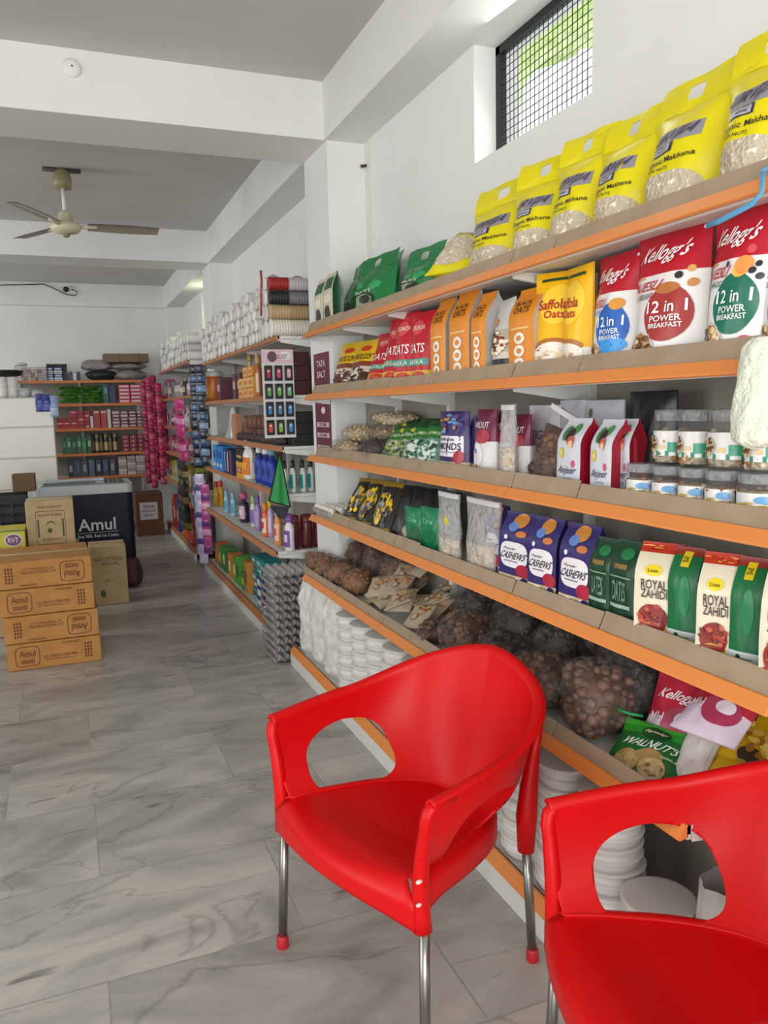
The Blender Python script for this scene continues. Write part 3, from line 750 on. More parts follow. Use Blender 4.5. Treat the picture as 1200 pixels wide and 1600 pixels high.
def pack(name, cat, label, w, h, d, loc, style, rot=(0, 0, FACE), group=None, wob=.002, seed=0):
    """style: kind, main colour, side colour, bands, prints, seal (handle / plain / none), e"""
    st = STY[style]; parts = st.get('window') or st.get('seal')
    S = shape(st['kind'], w, h, d, st.get('e', 0.), wob, seed)
    b = MB(); body(b, S, st['m'], st.get('side'), bands=st.get('bands'))
    if st.get('ops'): prints(b, S, st['ops'], random.Random(seed))
    if not parts:
        t = tag(b.build(name), label, cat, group); t.location = loc; t.rotation_euler = rot
        return t
    t = thing(name, label, cat, loc, group, rot); b.build('pack_body', t)
    if st.get('window'):
        b = MB(); b.disc(S, *st['window'][:4], st['window'][4], 1.6, 28, st['window'][5] if len(st['window']) > 5 else 2, 6); b.build('clear_window', t)
    se = st.get('seal')
    if se:
        b = MB(); m = st.get('sealm', st['m']); zh = se[1]; z0 = h; ww = w*.97
        n = 32; vs = []; fs = []
        cx, cz = 0, z0+zh*.5
        for k in range(n):
            a = 2*PI*k/n; ca, sa = math.cos(a), math.sin(a)
            q = 1/max(abs(ca), abs(sa)); ox, oz = ww/2*ca*q, zh/2*sa*q
            r = .001 if se[0] == 'plain' else 1
            ix = .2*w*abs(ca)**.5*(1 if ca > 0 else -1)*r*.5; iz = zh*.22*abs(sa)**.6*(1 if sa > 0 else -1)*r
            lean = se[2] if len(se) > 2 else 0
            for X, Z in ((ox, oz), (ix, iz)):
                yy = lean*((Z+zh/2)/zh)**2+.004*math.sin(X*40+seed)
                for off in (-.0012, .0012): vs.append((X, off+yy, cz+Z))
        for k in range(n):
            a, c = 4*k, 4*((k+1) % n)
            fs += [(a, c, c+2, a+2), (a+1, a+3, c+3, c+1), (a, a+1, c+1, c), (a+2, c+2, c+3, a+3)]
        b.add(vs, fs, m); b.build('handle_seal' if se[0] == 'handle' else 'top_seal', t)
    return t
Y_, YD = P('dccd00'), P('dccb00')
STY['makhana'] = dict(kind='stand', m=Y_, seal=('handle', .075, .02), ops=[
    ('r', -.62, .62, .66, .80, '8f8a94', 1), ('t', 'URVIJA', -.05, .73, .58, .115, '4a3f55', 3, .25), ('r', -.52, .12, .575, .655, '33305a', 1.5), ('r', -.46, .06, .585, .645, 'b8b4bc', 2.5), ('t', 'ORGANIC', -.2, .615, .2, .03, '33305a', 4),
    ('t', 'Organic Makhana', 0, .50, .66, .062, '26241c', 3), ('t', '[FOX NUT]', -.2, .435, .3, .034, '26241c', 3), ('r', .3, .7, .03, .06, 'd23a20', 3)], window=(0, .21, .8, .19, PUFF, 2.6))
STY['makhana_lying'] = dict(kind='pillow', m=Y_, ops=[('r', -.6, .6, .7, .8, '8f8a94', 1), ('t', 'Makhana', 0, .62, .5, .06, '26241c', 3)], window=(0, .3, .84, .26, PUFF, 2.6))
GRN = P('11733a'); DG = P('0d5a30')
STY['greenbag'] = dict(kind='stand', m=GRN, seal=('handle', .07, .015), ops=[('e', -.1, .30, .55, .2, '1c2a20', 2), ('e', -.1, .30, .48, .16, '8e9a86', 2.5), ('e', .1, .33, .3, .1, '24301f', 3), ('e', .35, .62, .3, .1, '2e9a58', 2), ('e', -.4, .68, .2, .06, '2e9a58', 2), ('t', 'NUTS', -.1, .52, .4, .07, 'd8e0d0', 4), ('r', -.9, .9, .0, .06, 'b89a3a', 1)])
STY['creambox'] = dict(kind='gusset', e=.85, m=P('cfc8ae'), side=P('1f4a30'), ops=[('r', -.8, .8, .7, .92, '2d5c3c', 1), ('e', 0, .25, .55, .16, '1e1e1a', 2), ('r', -.7, .7, .45, .6, 'e6e0cc', 1.5)])
W_ = P('e9e6e4'); KR = P('b9142a')
def kel(col, mid, word, wcol):
    return dict(kind='stand', m=W_, bands=[(0, W_), (.655, KR)], ops=[
        ('t', "Kellogg's", -.02, .80, .66, .15, 'f2f0f0', 3, .25), ('t', 'MUESLI', -.42, .575, .50, .07, 'b9142a', 3, .15), ('r', -.9, -.45, .635, .648, 'caa24a', 2),
        ('t', word, -.5, .50, .40, .04, wcol, 3), ('e', .28, .36, .56, .20, col, 2), ('t', '12 in 1', .28, .41, .46, .085, 'f4f4f2', 4), ('t', 'POWER', .28, .325, .36, .045, 'f4f4f2', 4), ('t', 'BREAKFAST', .28, .275, .38, .035, 'f4f4f2', 4),
        ('e', -.42, .10, .52, .155, 'd8d6d4', 2), ('e', -.42, .105, .46, .13, 'c9a272', 2.6), ('f', -.42, .105, .44, .12, ['8a5a2e', 'e2c79a', 'b07a42', 'f0dcae', '5e3a22'], 46)]+mid+
        [('r', .82, .9, .93, .955, 'f0f0f0', 2)])
STY['kel_green'] = kel('0f6a52', [('e', .45, .60, .22, .06, 'e8964a', 3), ('e', .38, .57, .2, .045, 'f0b850', 2.5), ('e', .75, .60, .06, .02, '22242c', 3), ('e', .66, .56, .07, .022, '22242c', 3), ('e', .02, .62, .05, .02, '22242c', 3), ('e', .55, .70, .09, .03, 'd44a50', 2), ('e', .6, .12, .16, .03, 'd4485a', 3), ('e', .4, .07, .14, .025, 'd4485a', 3), ('e', .8, .52, .07, .022, '22242c', 3)], 'FRUIT MAGIC', '0f6a52')
STY['kel_maroon'] = kel('a2302c', [('e', .5, .62, .08, .026, '22242c', 3), ('e', .72, .66, .08, .025, 'd8a860', 3), ('e', .78, .56, .1, .03, 'c88a4a', 3), ('e', .75, .1, .09, .03, '2a2428', 3), ('e', .35, .05, .1, .02, 'c08050', 3), ('e', .25, .54, .3, .04, 'b8713a', 2.6)], 'NUTS DELIGHT', '2a2424')
STY['kel_blue'] = kel('2160b8', [('e', .5, .55, .22, .05, 'd8963a', 3), ('e', .3, .21, .5, .07, '3a9ae0', 2.2)], '0% ADDED SUGAR', '3a86d0')
STY['yellow_oats'] = dict(kind='stand', m=P('f2b90c'), bands=[(0, P('ebe6dc')), (.24, P('f2b90c'))], ops=[('e', .1, .66, .7, .2, 'f6cf3c', 1.5), ('t', 'Saffola', -.05, .66, .62, .1, 'b01e2a', 4), ('t', 'Oats', .05, .56, .42, .08, 'b01e2a', 4), ('e', 0, .26, .8, .07, 'b06a20', 1.5), ('e', 0, .2, .8, .09, 'efe8dc', 2), ('r', -.7, .7, .9, .93, '2c4a2a', 2), ('f', 0, .14, .6, .06, ['caa070', 'e8d2a8'], 20)])
STY['orange_oats'] = dict(kind='gusset', e=.9, m=P('df8a1e'), side=P('b9b6b4'), ops=[('t', 'BLACK', 0, .83, .62, .05, '3a2a1a', 3), ('t', 'OATS', 0, .755, .6, .075, '3a2a1a', 3), ('e', 0, .44, .42, .065, 'f0ece4', 2), ('e', 0, .30, .42, .065, 'f0ece4', 2), ('e', 0, .16, .42, .065, 'f0ece4', 2), ('e', 0, .44, .2, .03, 'df8a1e', 3), ('e', 0, .30, .2, .03, 'df8a1e', 3), ('e', 0, .16, .2, .03, 'df8a1e', 3), ('r', -.7, .7, .54, .56, 'f3c27a', 2)])
STY['dark_oats'] = dict(kind='stand', m=P('b9b6ae'), bands=[(0, P('26242e')), (.26, P('d9cfbe')), (.34, P('b6a890')), (.62, P('c8c6c0'))], ops=[('f', 0, .45, .8, .14, ['5a2a22', 'e8dcc0', '7a4a2e', 'a03a30', 'f0e4c8'], 60), ('e', -.2, .72, .3, .05, 'df8a1e', 2)])
STY['red_oats'] = dict(kind='stand', m=P('c0142a'), bands=[(0, P('e0b020')), (.2, P('c0142a'))], ops=[('t', 'OATS', 0, .5, .6, .13, 'f2ece4', 3), ('r', -.8, .8, .27, .36, '3a9a8a', 1.5), ('t', 'MASALA', 0, .315, .6, .06, 'e8e2d0', 3), ('e', 0, .78, .45, .1, 'd84a58', 2), ('t', 'CRUNCH', 0, .78, .5, .06, 'f2e8d0', 3), ('e', .2, .12, .5, .07, 'c83a1e', 2)])
STY['choco'] = dict(kind='stand', m=P('e0b818'), bands=[(0, P('cfc6bc')), (.10, P('4a2a22')), (.3, P('cdbfae')), (.42, P('7a3a1e')), (.52, P('e0b818'))], ops=[('t', 'CHOCOS', 0, .62, .7, .12, '4a2018', 3, .2), ('f', 0, .25, .8, .14, ['4a2418', '6e3a22', 'e0d8cc'], 34), ('e', .1, .8, .4, .06, 'c83a1e', 2)])
STY['raisin_green'] = dict(kind='pillow', m=P('3f7a1e'), bands=[(0, P('1d5a3a')), (.18, P('9ab828')), (.55, P('2f7a28')), (.85, P('134a22'))], ops=[('e', 0, .35, .75, .2, 'a8b0a0', 2), ('f', 0, .35, .7, .17, ['5a7a2e', '93a84a', '2e4a22', 'c4cfa6'], 30), ('t', 'RAISINS', 0, .66, .6, .08, 'e8e8d0', 3), ('e', .3, .8, .3, .06, 'd8d040', 2)])
STY['raisin_teal'] = dict(kind='pillow', m=P('2a6a58'), bands=[(0, P('b8c4b4')), (.2, P('6a9a8a')), (.6, P('2c7a34')), (.85, P('134a22'))], ops=[('e', 0, .32, .7, .17, 'dfe4da', 2), ('f', 0, .36, .8, .2, ['3e7a4a', '7aa8a0', '254a3a', 'cfe0d6'], 30), ('t', 'KISHMISH', 0, .7, .6, .07, 'd8e4b0', 3)])
STY['silver_flat'] = dict(kind='pillow', m=P('8f9094'), ops=[('r', -.8, .8, .1, .85, '6a6a6e', 1), ('e', 0, .5, .5, .2, 'a8a8ac', 2)])
STY['purple_w'] = dict(kind='stand', m=P('3a2c66'), bands=[(0, P('cbb592')), (.22, P('3a2c66'))], ops=[('r', -.85, .85, .30, .62, 'e8e6ea', 1), ('t', 'ALMONDS', 0, .46, .78, .11, '2a2540', 3), ('t', 'California', 0, .57, .5, .05, '2a2540', 3), ('r', -.6, .6, .36, .375, '8a86a0', 2), ('f', 0, .8, .8, .14, ['c8843e', '5a4a8a', '6a9ad0', '2a2050', 'b87a4a'], 26), ('f', 0, .1, .8, .08, ['e0cfa8', 'b89a6a'], 26), ('e', .7, .3, .2, .1, 'a82a3a', 3)])
STY['cashew'] = dict(kind='gusset', e=.88, m=P('33296a'), side=P('2a2158'), bands=[(0, P('d8c8a0')), (.19, P('33296a'))], ops=[('e', 0, .46, .84, .17, 'eae8ea', 1.5, 3.2), ('t', 'CASHEWS', 0, .45, .76, .095, '26222e', 3, .15), ('t', 'Popular', -.2, .535, .4, .04, '5a5468', 3, .2), ('r', -.55, .3, .365, .38, '7a7688', 2.5), ('e', .62, .27, .42, .085, 'a8223c', 2.6), ('e', .1, .9, .45, .09, 'c8873c', 2), ('e', -.2, .82, .3, .06, '5f86c8', 2), ('e', .4, .74, .32, .04, 'c8783a', 2), ('e', -.5, .68, .12, .03, 'e8e4f0', 2), ('e', .6, .14, .22, .05, 'e8e6ee', 2.6), ('e', .7, .15, .2, .04, '33296a', 3), ('f', -.15, .10, .75, .085, ['e8dcb8', 'c8b07c', 'f0e8cc', 'b8a070'], 34)])
STY['dgreen'] = dict(kind='gusset', e=.8, m=P('0f4a2a'), side=P('0c3a22'), bands=[(0, P('123f28')), (.06, P('8f9c8e')), (.16, P('123f28'))], ops=[('t', 'DATES', 0, .45, .5, .22, '6f9a80', 2), ('r', -.8, .8, .60, .615, '7fa890', 2), ('r', -.8, .8, .26, .30, '9fb8a4', 1.6), ('r', -.5, .5, .7, .75, '8a6a2a', 2), ('e', .2, .86, .5, .06, '1e7a44', 2), ('r', .1, .6, .02, .13, 'd8d8d4', 2)])
CRM = P('e2d9bf'); DATE = P('7a2418')
STY['dates'] = dict(kind='gusset', e=.92, m=CRM, side=P('0a7a44'), bands=[(0, P('e6e4de')), (.04, CRM), (.9, P('b8331e'))], ops=[('e', -.1, .74, .42, .055, 'e8d21e', 2), ('t', 'Lion', -.1, .74, .24, .035, '5a4a10', 4), ('t', 'ROYAL', 0, .60, .62, .10, '3a3028', 3), ('t', 'ZAHIDI', 0, .505, .62, .085, '3a3028', 3), ('e', -.05, .26, .72, .14, '8e2a1c', 2), ('f', -.05, .28, .66, .12, ['a8382a', '6e1e16', 'c05a40', '8a2a1e'], 40), ('e', -.05, .13, .72, .085, 'd8bf3e', 3.6), ('e', -.05, .175, .66, .03, '8e2a1c', 4.6), ('f', .1, .03, .5, .02, ['b8862a', '8a5a1e'], 8), ('f', 0, .95, .9, .03, ['d84a2a', 'e89a4a', 'a82a1e'], 20)])
STY['dates_back'] = dict(kind='gusset', e=.9, m=P('0b6b3c'), side=P('085a34'), bands=[(0, P('dfe2e2')), (.20, P('0b6b3c')), (.92, P('8a2a1e'))], ops=[('e', -.3, .15, .16, .03, '1a5a3c', 2), ('e', -.3, .07, .16, .03, '1a5a3c', 2), ('r', -.1, .6, .14, .15, '7a8a86', 2), ('r', -.1, .6, .06, .07, '7a8a86', 2), ('r', -.35, .25, .82, .96, 'e0c41e', 1.6), ('t', '2X', -.05, .89, .2, .05, '4a4210', 4), ('e', .2, .55, .4, .2, '0d8048', 1.4)])
SILV2 = P('cdd0d8')
STY['anjeer'] = dict(kind='gusset', e=.9, m=SILV2, side=P('b01e34'), ops=[('e', -.3, .80, .3, .10, '3a7a44', 2), ('e', .3, .86, .28, .07, '4a8f4e', 2), ('e', .05, .78, .3, .09, '3a2430', 3), ('e', .25, .70, .26, .07, 'c05a4a', 3.4), ('e', .3, .66, .16, .05, 'e8b890', 4), ('e', -.45, .54, .2, .075, 'd8c41e', 2.2), ('e', -.45, .54, .1, .035, 'f0e890', 3), ('e', .5, .40, .14, .05, 'c8547a', 2), ('t', 'Anjeer', 0, .30, .74, .13, '4a4a62', 3, .15), ('t', 'Dried Figs', .1, .2, .4, .035, '6a6a80', 3)])
STY['white_plain'] = dict(kind='stand', m=P('d9d2d8'), ops=[('t', 'FIGS', .1, .62, .5, .12, '5a5468', 3), ('r', -.6, .6, .3, .34, 'a88aa8', 2)])
STY['silver_stand'] = dict(kind='stand', m=P('b4b4bc'), ops=[('e', -.6, .86, .12, .05, '4a6a4a', 2), ('r', -.8, .8, .5, .8, 'c6c6cc', 1)])
STY['black_foil'] = dict(kind='stand', m=P('1c1b20'), ops=[('r', -.6, .6, .3, .6, '2a292e', 1)])
STY['maroon_p'] = dict(kind='stand', m=P('6a1a3c'), bands=[(0, P('c8a890')), (.12, P('d8d4d4')), (.55, P('6a1a3c'))], ops=[('e', -.1, .36, .6, .17, 'eceaea', 2), ('r', -.3, .0, .38, .44, '6a8ad0', 3), ('f', 0, .14, .6, .08, ['b8763e', 'd8a870', '7a4a2a'], 26), ('e', .3, .62, .5, .1, 'a82a3c', 2), ('t', 'WALNUT', 0, .78, .7, .09, 'e8d8e0', 3)])
STY['yb'] = dict(kind='pillow', m=P('2a2622'), bands=[(0, P('c8a818')), (.12, P('2a2622')), (.9, P('9a7a1e'))], ops=[('e', 0, .55, .7, .22, 'c8a012', 2), ('f', 0, .5, .8, .3, ['e8c820', '2a2622', 'd8a818', '9a9a96', '4a4238'], 50), ('e', -.2, .3, .4, .1, 'b88a5a', 3)])
STY['black_flat'] = dict(kind='pillow', m=P('15151a'), ops=[('e', 0, .6, .5, .15, '24242a', 2)])
STY['green_pouch'] = dict(kind='pillow', m=P('0d7a4c'), bands=[(0, P('0b5a3a')), (.08, P('0d7a4c'))], ops=[('t', 'Chia', 0, .72, .5, .1, '6ac89a', 3), ('e', .2, .4, .5, .16, '0a6a40', 2)])
STY['walnut'] = dict(kind='pillow', m=P('2f8a2a'), bands=[(0, P('58b82e')), (.12, P('1f6a30')), (.78, P('2f9a30')), (.9, P('49b83a'))], ops=[('t', "WALNUT'S", 0, .62, .74, .12, 'eef2e8', 3, .1), ('e', 0, .80, .4, .1, '1b4a2a', 2), ('t', 'Farmley', 0, .81, .3, .06, 'e8e8b0', 4, .2), ('e', -.42, .32, .34, .17, 'b89a62', 2), ('e', .12, .44, .38, .12, 'a88a52', 2), ('e', .3, .3, .36, .15, 'c8ac74', 3), ('f', .3, .3, .3, .12, ['8a6a38', 'd8c08c', 'b8985c'], 18), ('f', -.42, .32, .28, .13, ['a08448', 'c8ae78'], 10), ('t', 'PREMIUM', .62, .48, .22, .03, 'd8e8c8', 3)])
STY['kel_bar'] = dict(kind='pillow', m=P('b8283e'), bands=[(0, P('d8c8d8')), (.42, P('b8283e'))], ops=[('t', "Kellogg's", 0, .68, .7, .16, 'f0ecec', 3, .2), ('e', .2, .36, .6, .2, 'a83a58', 2), ('t', 'MU', -.6, .4, .25, .12, 'f0d8e0', 3), ('e', .3, .42, .3, .1, 'e8dce4', 3)])
STY['yellow_lying'] = dict(kind='pillow', m=P('d8ac12'), bands=[(0, P('b08a18')), (.12, P('d8ac12')), (.85, P('8a6a1a'))], ops=[('r', -.9, .2, .62, .8, '1e3a2a', 1.6), ('t', 'DRY FRUIT', -.35, .71, .45, .08, 'd8dcc0', 3), ('f', .3, .4, .6, .22, ['c8983a', 'e8c85a', '9a6a22'], 30), ('e', .5, .2, .3, .1, '3a3220', 2)])
STY['lilac_lying'] = dict(kind='pillow', m=P('b8a8b4'), ops=[('r', -.8, .8, .2, .8, 'c9bcc6', 1)])
STY['white_lying'] = dict(kind='pillow', m=P('d8d0cc'), ops=[('r', -.8, .8, .3, .7, 'e2dcd8', 1)])
STY['tan_pack'] = dict(kind='pillow', m=P('c4a886'), ops=[('f', 0, .5, .85, .4, ['b0906c', 'd4bc9c', '9a7a5a'], 60)])
STY['sachet_tan'] = dict(kind='pillow', m=P('b4a48c'), ops=[('e', -.2, .4, .34, .14, '8a6a5a', 2), ('e', -.2, .4, .24, .10, 'c0b098', 3), ('f', .2, .65, .7, .2, ['b87a4a', '8a4a32', 'd0a860'], 18), ('r', -.9, .9, .9, .97, '8a7a68', 1)])
# a pack stood on a shelf: pl..pr is its run along the shelf front as seen, pt the height of its top
def along(pl, pr, py, X):
    a, c = on_x(pl, py, X), on_x(pr, py, X)
    return (a[1]+c[1])/2, abs(a[1]-c[1])
def stand(style, name, cat, label, pl, pr, py, pt, li, d, X=None, yaw=0., tilt=0., seal=0., fit=1., **k):
    X = X or (1.238 if li < 4 else 1.19)
    z0 = L1[li]+.027
    y, w = along(pl, pr, py, X)
    zt = on_x((pl+pr)/2, pt, X+d*.4)[2]
    h = max(.05, zt-z0-seal)
    return pack(name, cat, label, w*fit*.97, h, d, (X+d/2+.008+h*.5*max(0, math.sin(-tilt))*.0, y, z0+.001+d/2*abs(math.sin(tilt))), style, (tilt, 0, FACE+yaw), **k)
MK = 'puffed seed bag'
mk = [(1086, 1214, 170, 60, 'rightmost and largest-looking yellow puffed-seed bag on the top shelf, cut by the frame'),
      (972, 1092, 215, 135, 'yellow puffed-seed bag second from the right on the top shelf'), (898, 980, 255, 195, 'yellow puffed-seed bag third from the right on the top shelf, flat frontal view'),
      (836, 905, 280, 222, 'yellow puffed-seed bag fourth from the right on the top shelf'), (778, 842, 310, 262, 'yellow puffed-seed bag fifth from the right on the top shelf, turned sideways'),
      (710, 785, 345, 298, 'yellow puffed-seed bag sixth from the right on the top shelf')]
for i, (a, c, py, pt, lb) in enumerate(mk):
    stand('makhana', 'puffed_seed_bag', 'bag of snacks', lb, a, c, py+60, pt, 0, .15, X=1.26, yaw=(.1, .0, .06, .16, .30, .1)[i], tilt=-.05, seal=.07, seed=i, wob=.006, group='yellow puffed-seed bags')
pack('puffed_seed_bag', 'bag of snacks', 'yellow puffed-seed bag lying on its side beside the green bags on the top shelf', .2, .27, .13, (1.30, 2.62, L1[0]+.10), 'makhana_lying', (-1.0, 0, FACE+.5), 'yellow puffed-seed bags', .006, 9)
pack('puffed_seed_bag', 'bag of snacks', 'yellow puffed-seed bag leaning behind the one lying on its side, top shelf', .2, .27, .10, (1.445, 2.42, L1[0]+.03), 'makhana', (-.25, 0, FACE+.2), 'yellow puffed-seed bags', .006, 11)
for i, (a, c, pt, lb) in enumerate(((612, 660, 398, 'dark green glossy bag with a handle, apart from the others beside the yellow bags'), (562, 606, 412, 'dark green glossy bag, rightmost of the green group on the top shelf'), (540, 590, 410, 'dark green glossy bag with its white handle slot showing, middle of the green group'), (516, 556, 424, 'dark green glossy bag, leftmost of the green group on the top shelf'))):
    stand('greenbag', 'green_nut_bag', 'bag of nuts', lb, a, c, 450, pt, 0, .11, X=1.25+.12*(i % 2), yaw=.1*(-1)**i, tilt=-.08, seal=.055, seed=20+i, wob=.008, group='dark green bags on the top shelf')
for i, (a, c) in enumerate(((488, 502), (502, 517))):
    stand('creambox', 'cream_packet', 'packet', ('cream and green packet at the far end of the top shelf', 'cream packet with a dark picture next to the green bags, top shelf')[i], a, c, 470, 440-i*10, 0, .06, seed=i, group='cream packets on the top shelf')
# second shelf
stand('kel_maroon', 'cereal_pouch', 'cereal', 'white and red muesli pouch cut off by the right edge of the photo', 1170, 1250, 430, 330, 1, .09, X=1.27, seed=3, group='muesli pouches')
stand('kel_green', 'cereal_pouch', 'cereal', 'white and red muesli pouch with the green roundel', 1076, 1178, 430, 332, 1, .10, seed=1, tilt=-.04, group='muesli pouches', wob=.004)
stand('kel_maroon', 'cereal_pouch', 'cereal', 'white and red muesli pouch with the maroon roundel', 962, 1072, 450, 362, 1, .10, seed=2, tilt=-.06, yaw=.06, group='muesli pouches', wob=.004)
stand('kel_blue', 'cereal_pouch', 'cereal', 'white and red muesli pouch with the blue roundel', 902, 976, 460, 402, 1, .10, X=1.255, seed=4, tilt=-.03, yaw=-.05, group='muesli pouches', wob=.004)
stand('yellow_oats', 'oats_pouch', 'oats', 'yellow oats pouch with red lettering beside the blue-roundel muesli', 862, 908, 480, 420, 1, .08, X=1.26, yaw=-.1, seed=5, group='yellow oats pouches')
stand('yellow_oats', 'oats_pouch', 'oats', 'yellow oats pouch turned sideways beside the orange packets', 822, 872, 480, 428, 1, .08, X=1.25, yaw=.5, tilt=-.12, seed=6, group='yellow oats pouches')
for i, (a, c, pt, lb) in enumerate(((790, 828, 455, 'orange oats packet nearest to the yellow pouches'), (731, 753, 462, 'orange oats packet left of the dark window packet'), (697, 727, 460, 'orange oats packet, third from the left of the orange row'), (668, 690, 472, 'orange oats packet, leftmost of the orange row'))):
    stand('orange_oats', 'oats_packet', 'oats', lb, a, c, 500, pt, 1, .10, yaw=.04, seed=30+i, wob=.001, group='orange oats packets')
stand('dark_oats', 'oats_pouch', 'oats', 'silver and dark blue oats pouch with fruit picture between the orange packets', 753, 792, 500, 472, 1, .08, X=1.25, yaw=-.2, seed=7)
for i, (a, c) in enumerate(((684, 700), (722, 733))):
    stand('dark_oats', 'oats_pouch', 'oats', ('silver oats pouch seen narrowly between the two left orange packets', 'silver oats pouch seen narrowly right of the third orange packet')[i], a, c, 510, 475, 1, .06, X=1.29, yaw=-.3, seed=8+i, fit=1.4)
for i, (a, c, pt, lb) in enumerate(((630, 658, 490, 'red and yellow oats pouch, rightmost of the red group'), (605, 634, 492, 'red and yellow oats pouch with large lettering, second from the right of the red group'), (585, 612, 500, 'red and yellow oats pouch, third from the right of the red group'), (560, 590, 520, 'red and yellow oats pouch, leftmost and most tilted of the red group'))):
    stand('red_oats', 'oats_pouch', 'oats', lb, a, c, 545, pt, 1, .07, X=1.25, yaw=.15, tilt=(-.05, -.05, -.2, -.35)[i], seed=40+i, wob=.003, group='red oats pouches')
for i, (a, c, pt) in enumerate(((533, 562, 533), (509, 535, 537))):
    stand('choco', 'cereal_bag', 'cereal', ('yellow and brown chocolate cereal bag next to the red pouches', 'yellow and brown chocolate cereal bag at the far end of the second shelf')[i], a, c, 565, pt, 1, .07, X=1.25, tilt=-.3, yaw=.15, seed=50+i, wob=.003, group='chocolate cereal bags')
# ------------------------------------------------------------------ near rack, third shelf
def nut_bag(name, label, cat, loc, sx, sy, sz, cm, seed=0, rot=(0, 0, 0), n=70, r=.012, shell=True, group=None, tuck=True, flat=.55, mats=None):
    """a knotted clear plastic bag slumped on the shelf, full of loose pieces"""
    rn = random.Random(seed); t = thing(name, label, cat, loc, group, rot)
    ph = [rn.uniform(0, 6.28) for _ in range(6)]
    def R(th, a):
        return 1+.10*math.sin(3*a+ph[0])*math.sin(th)+.08*math.sin(2*th+a*2+ph[1])+.05*math.sin(7*a+5*th+ph[2])
    def surf(th, a, k=1.):
        q = R(th, a)*k; ca, sa, st_ = math.cos(a), math.sin(a), math.sin(th)
        z = math.cos(th)
        zz = sz*(.5+.5*z*q) if z > 0 else sz*(.5+.5*max(-1, z*1.0))
        return Vector((sx/2*(abs(st_*ca)**.8)*(1 if ca > 0 else -1)*q, sy/2*(abs(st_*sa)**.8)*(1 if sa > 0 else -1)*q, zz))
    b = MB()
    b.grid(lambda u, v: surf(PI*(.02+.96*v), 2*PI*u, .86), 20, 12, mats[0] if mats else cm, wrap=True)
    for i in range(n):
        th = math.acos(1-1.7*rn.random()); a = rn.uniform(0, 2*PI)
        rr = r*rn.uniform(.75, 1.2)
        p = surf(th, a, .90)
        mx = Matrix.Rotation(rn.uniform(0, 3), 4, 'Z') @ Matrix.Rotation(rn.uniform(0, 3), 4, 'X')
        b.sphere(p, rr, rn.choice(mats) if mats else cm, 7, 5, (1, .8+.2*flat, flat), mx)
    c = b.build('bag_filling', t); c['kind'] = 'stuff'
    if shell:
        b = MB(); b.grid(lambda u, v: surf(PI*(.01+.98*v), 2*PI*u, 1.13)+Vector((0, 0, .002)), 32, 18, FILM, wrap=True)
        if tuck:
            kx = sx*.5; b.grid(lambda u, v: Vector((-kx*(.75+.3*v), sy*(.1+.22*v)*math.sin(2*PI*u)*(.7+.3*math.sin(9*u)), sz*(.55+.2*v)+.02*math.sin(11*u+ph[3])+sz*.12*math.cos(2*PI*u)*(1-v))), 18, 4, FILM, wrap=True)
        b.build('plastic_bag', t)
    return t
BROWNS = [M('6e4c38', .5), M('7f5a44', .5), M('553a2b', .5)]
ALMS = [M('96643e', .6), M('b3814f', .6), M('7d5236', .6)]
PEAN = [M('d3ba96', .6), M('c2a47e', .6), M('e0cdae', .6)]
FIGS = [M('5e3f30', .5), M('77543e', .5), M('4a3024', .5)]
DKS = [M('3d2c28', .5), M('4e3a33', .5), M('2e2220', .5)]
z3 = L1[2]+.028
for i, (y, x, z, sx, sy, sz) in enumerate(((3.78, 1.33, 0, .18, .34, .085), (3.62, 1.33, .085, .17, .34, .075), (3.42, 1.42, .16, .16, .32, .06), (3.48, 1.40, 0, .18, .22, .155))):
    nut_bag('peanut_bag', ('bag of pale peanuts lying lowest at the far end of the third shelf', 'bag of pale peanuts lying across the lowest peanut bag', 'topmost bag of pale peanuts in the pile on the third shelf', 'bag of pale peanuts supporting the topmost one from behind')[i], 'bag of nuts', (x, y, z3+z), sx, sy, sz, PEAN[0], 60+i, n=90, r=.0095, mats=PEAN, tuck=False, group='peanut bags')
nut_bag('dark_seed_bag', 'bag of dark brown seeds beside the pale peanut bags on the third shelf', 'bag of seeds', (1.30, 3.33, z3), .16, .2, .11, DKS[0], 71, n=110, r=.006, mats=DKS, tuck=False)
def lean(style, name, cat, label, pl, pr, pb, pt, li, X, w, h, d, tilt, yaw=0., roll=0., **k):
    y, _ = along(pl, pr, pb, X); z0 = L1[li]+.03 if li < 4 else L1[4]+.03
    return pack(name, cat, label, w, h, d, (X+d/2, y, z0), style, (tilt, roll, FACE+yaw), **k)
lean('silver_flat', 'silver_packet', 'packet', 'flat silver grey packet leaning beside the bag of dark seeds', 553, 600, 700, 660, 2, 1.245, .17, .17, .04, -.9, .3, .0, seed=1)
for i, (a, c, sty, tl) in enumerate(((575, 610, 'raisin_green', -.72), (597, 626, 'raisin_green', -.62), (615, 645, 'raisin_teal', -.58), (640, 668, 'raisin_teal', -.5), (586, 620, 'raisin_green', -.5), (628, 664, 'raisin_green', -.42))):
    bk = i > 3
    lean(sty, 'raisin_packet', 'packet of raisins', ('green raisin packet leaning furthest back, next to the silver packet', 'green raisin packet second from the silver packet', 'teal green raisin packet in the middle of the leaning group', 'teal green raisin packet nearest to the purple almond pack', 'green raisin packet behind the leaning pair near the silver packet', 'green raisin packet behind the teal ones, top edge only')[i], a, c, 690, 650, 2, 1.245+.07*bk, .155, .21, .045, tl, .25, 0, seed=70+i, wob=.005, group='raisin packets')
stand('purple_w', 'almond_pouch', 'pouch of nuts', 'purple and white almond pouch next to the raisin packets on the third shelf', 671, 716, 690, 643, 2, .08, seed=81, wob=.003, group='purple pouches on the third shelf')
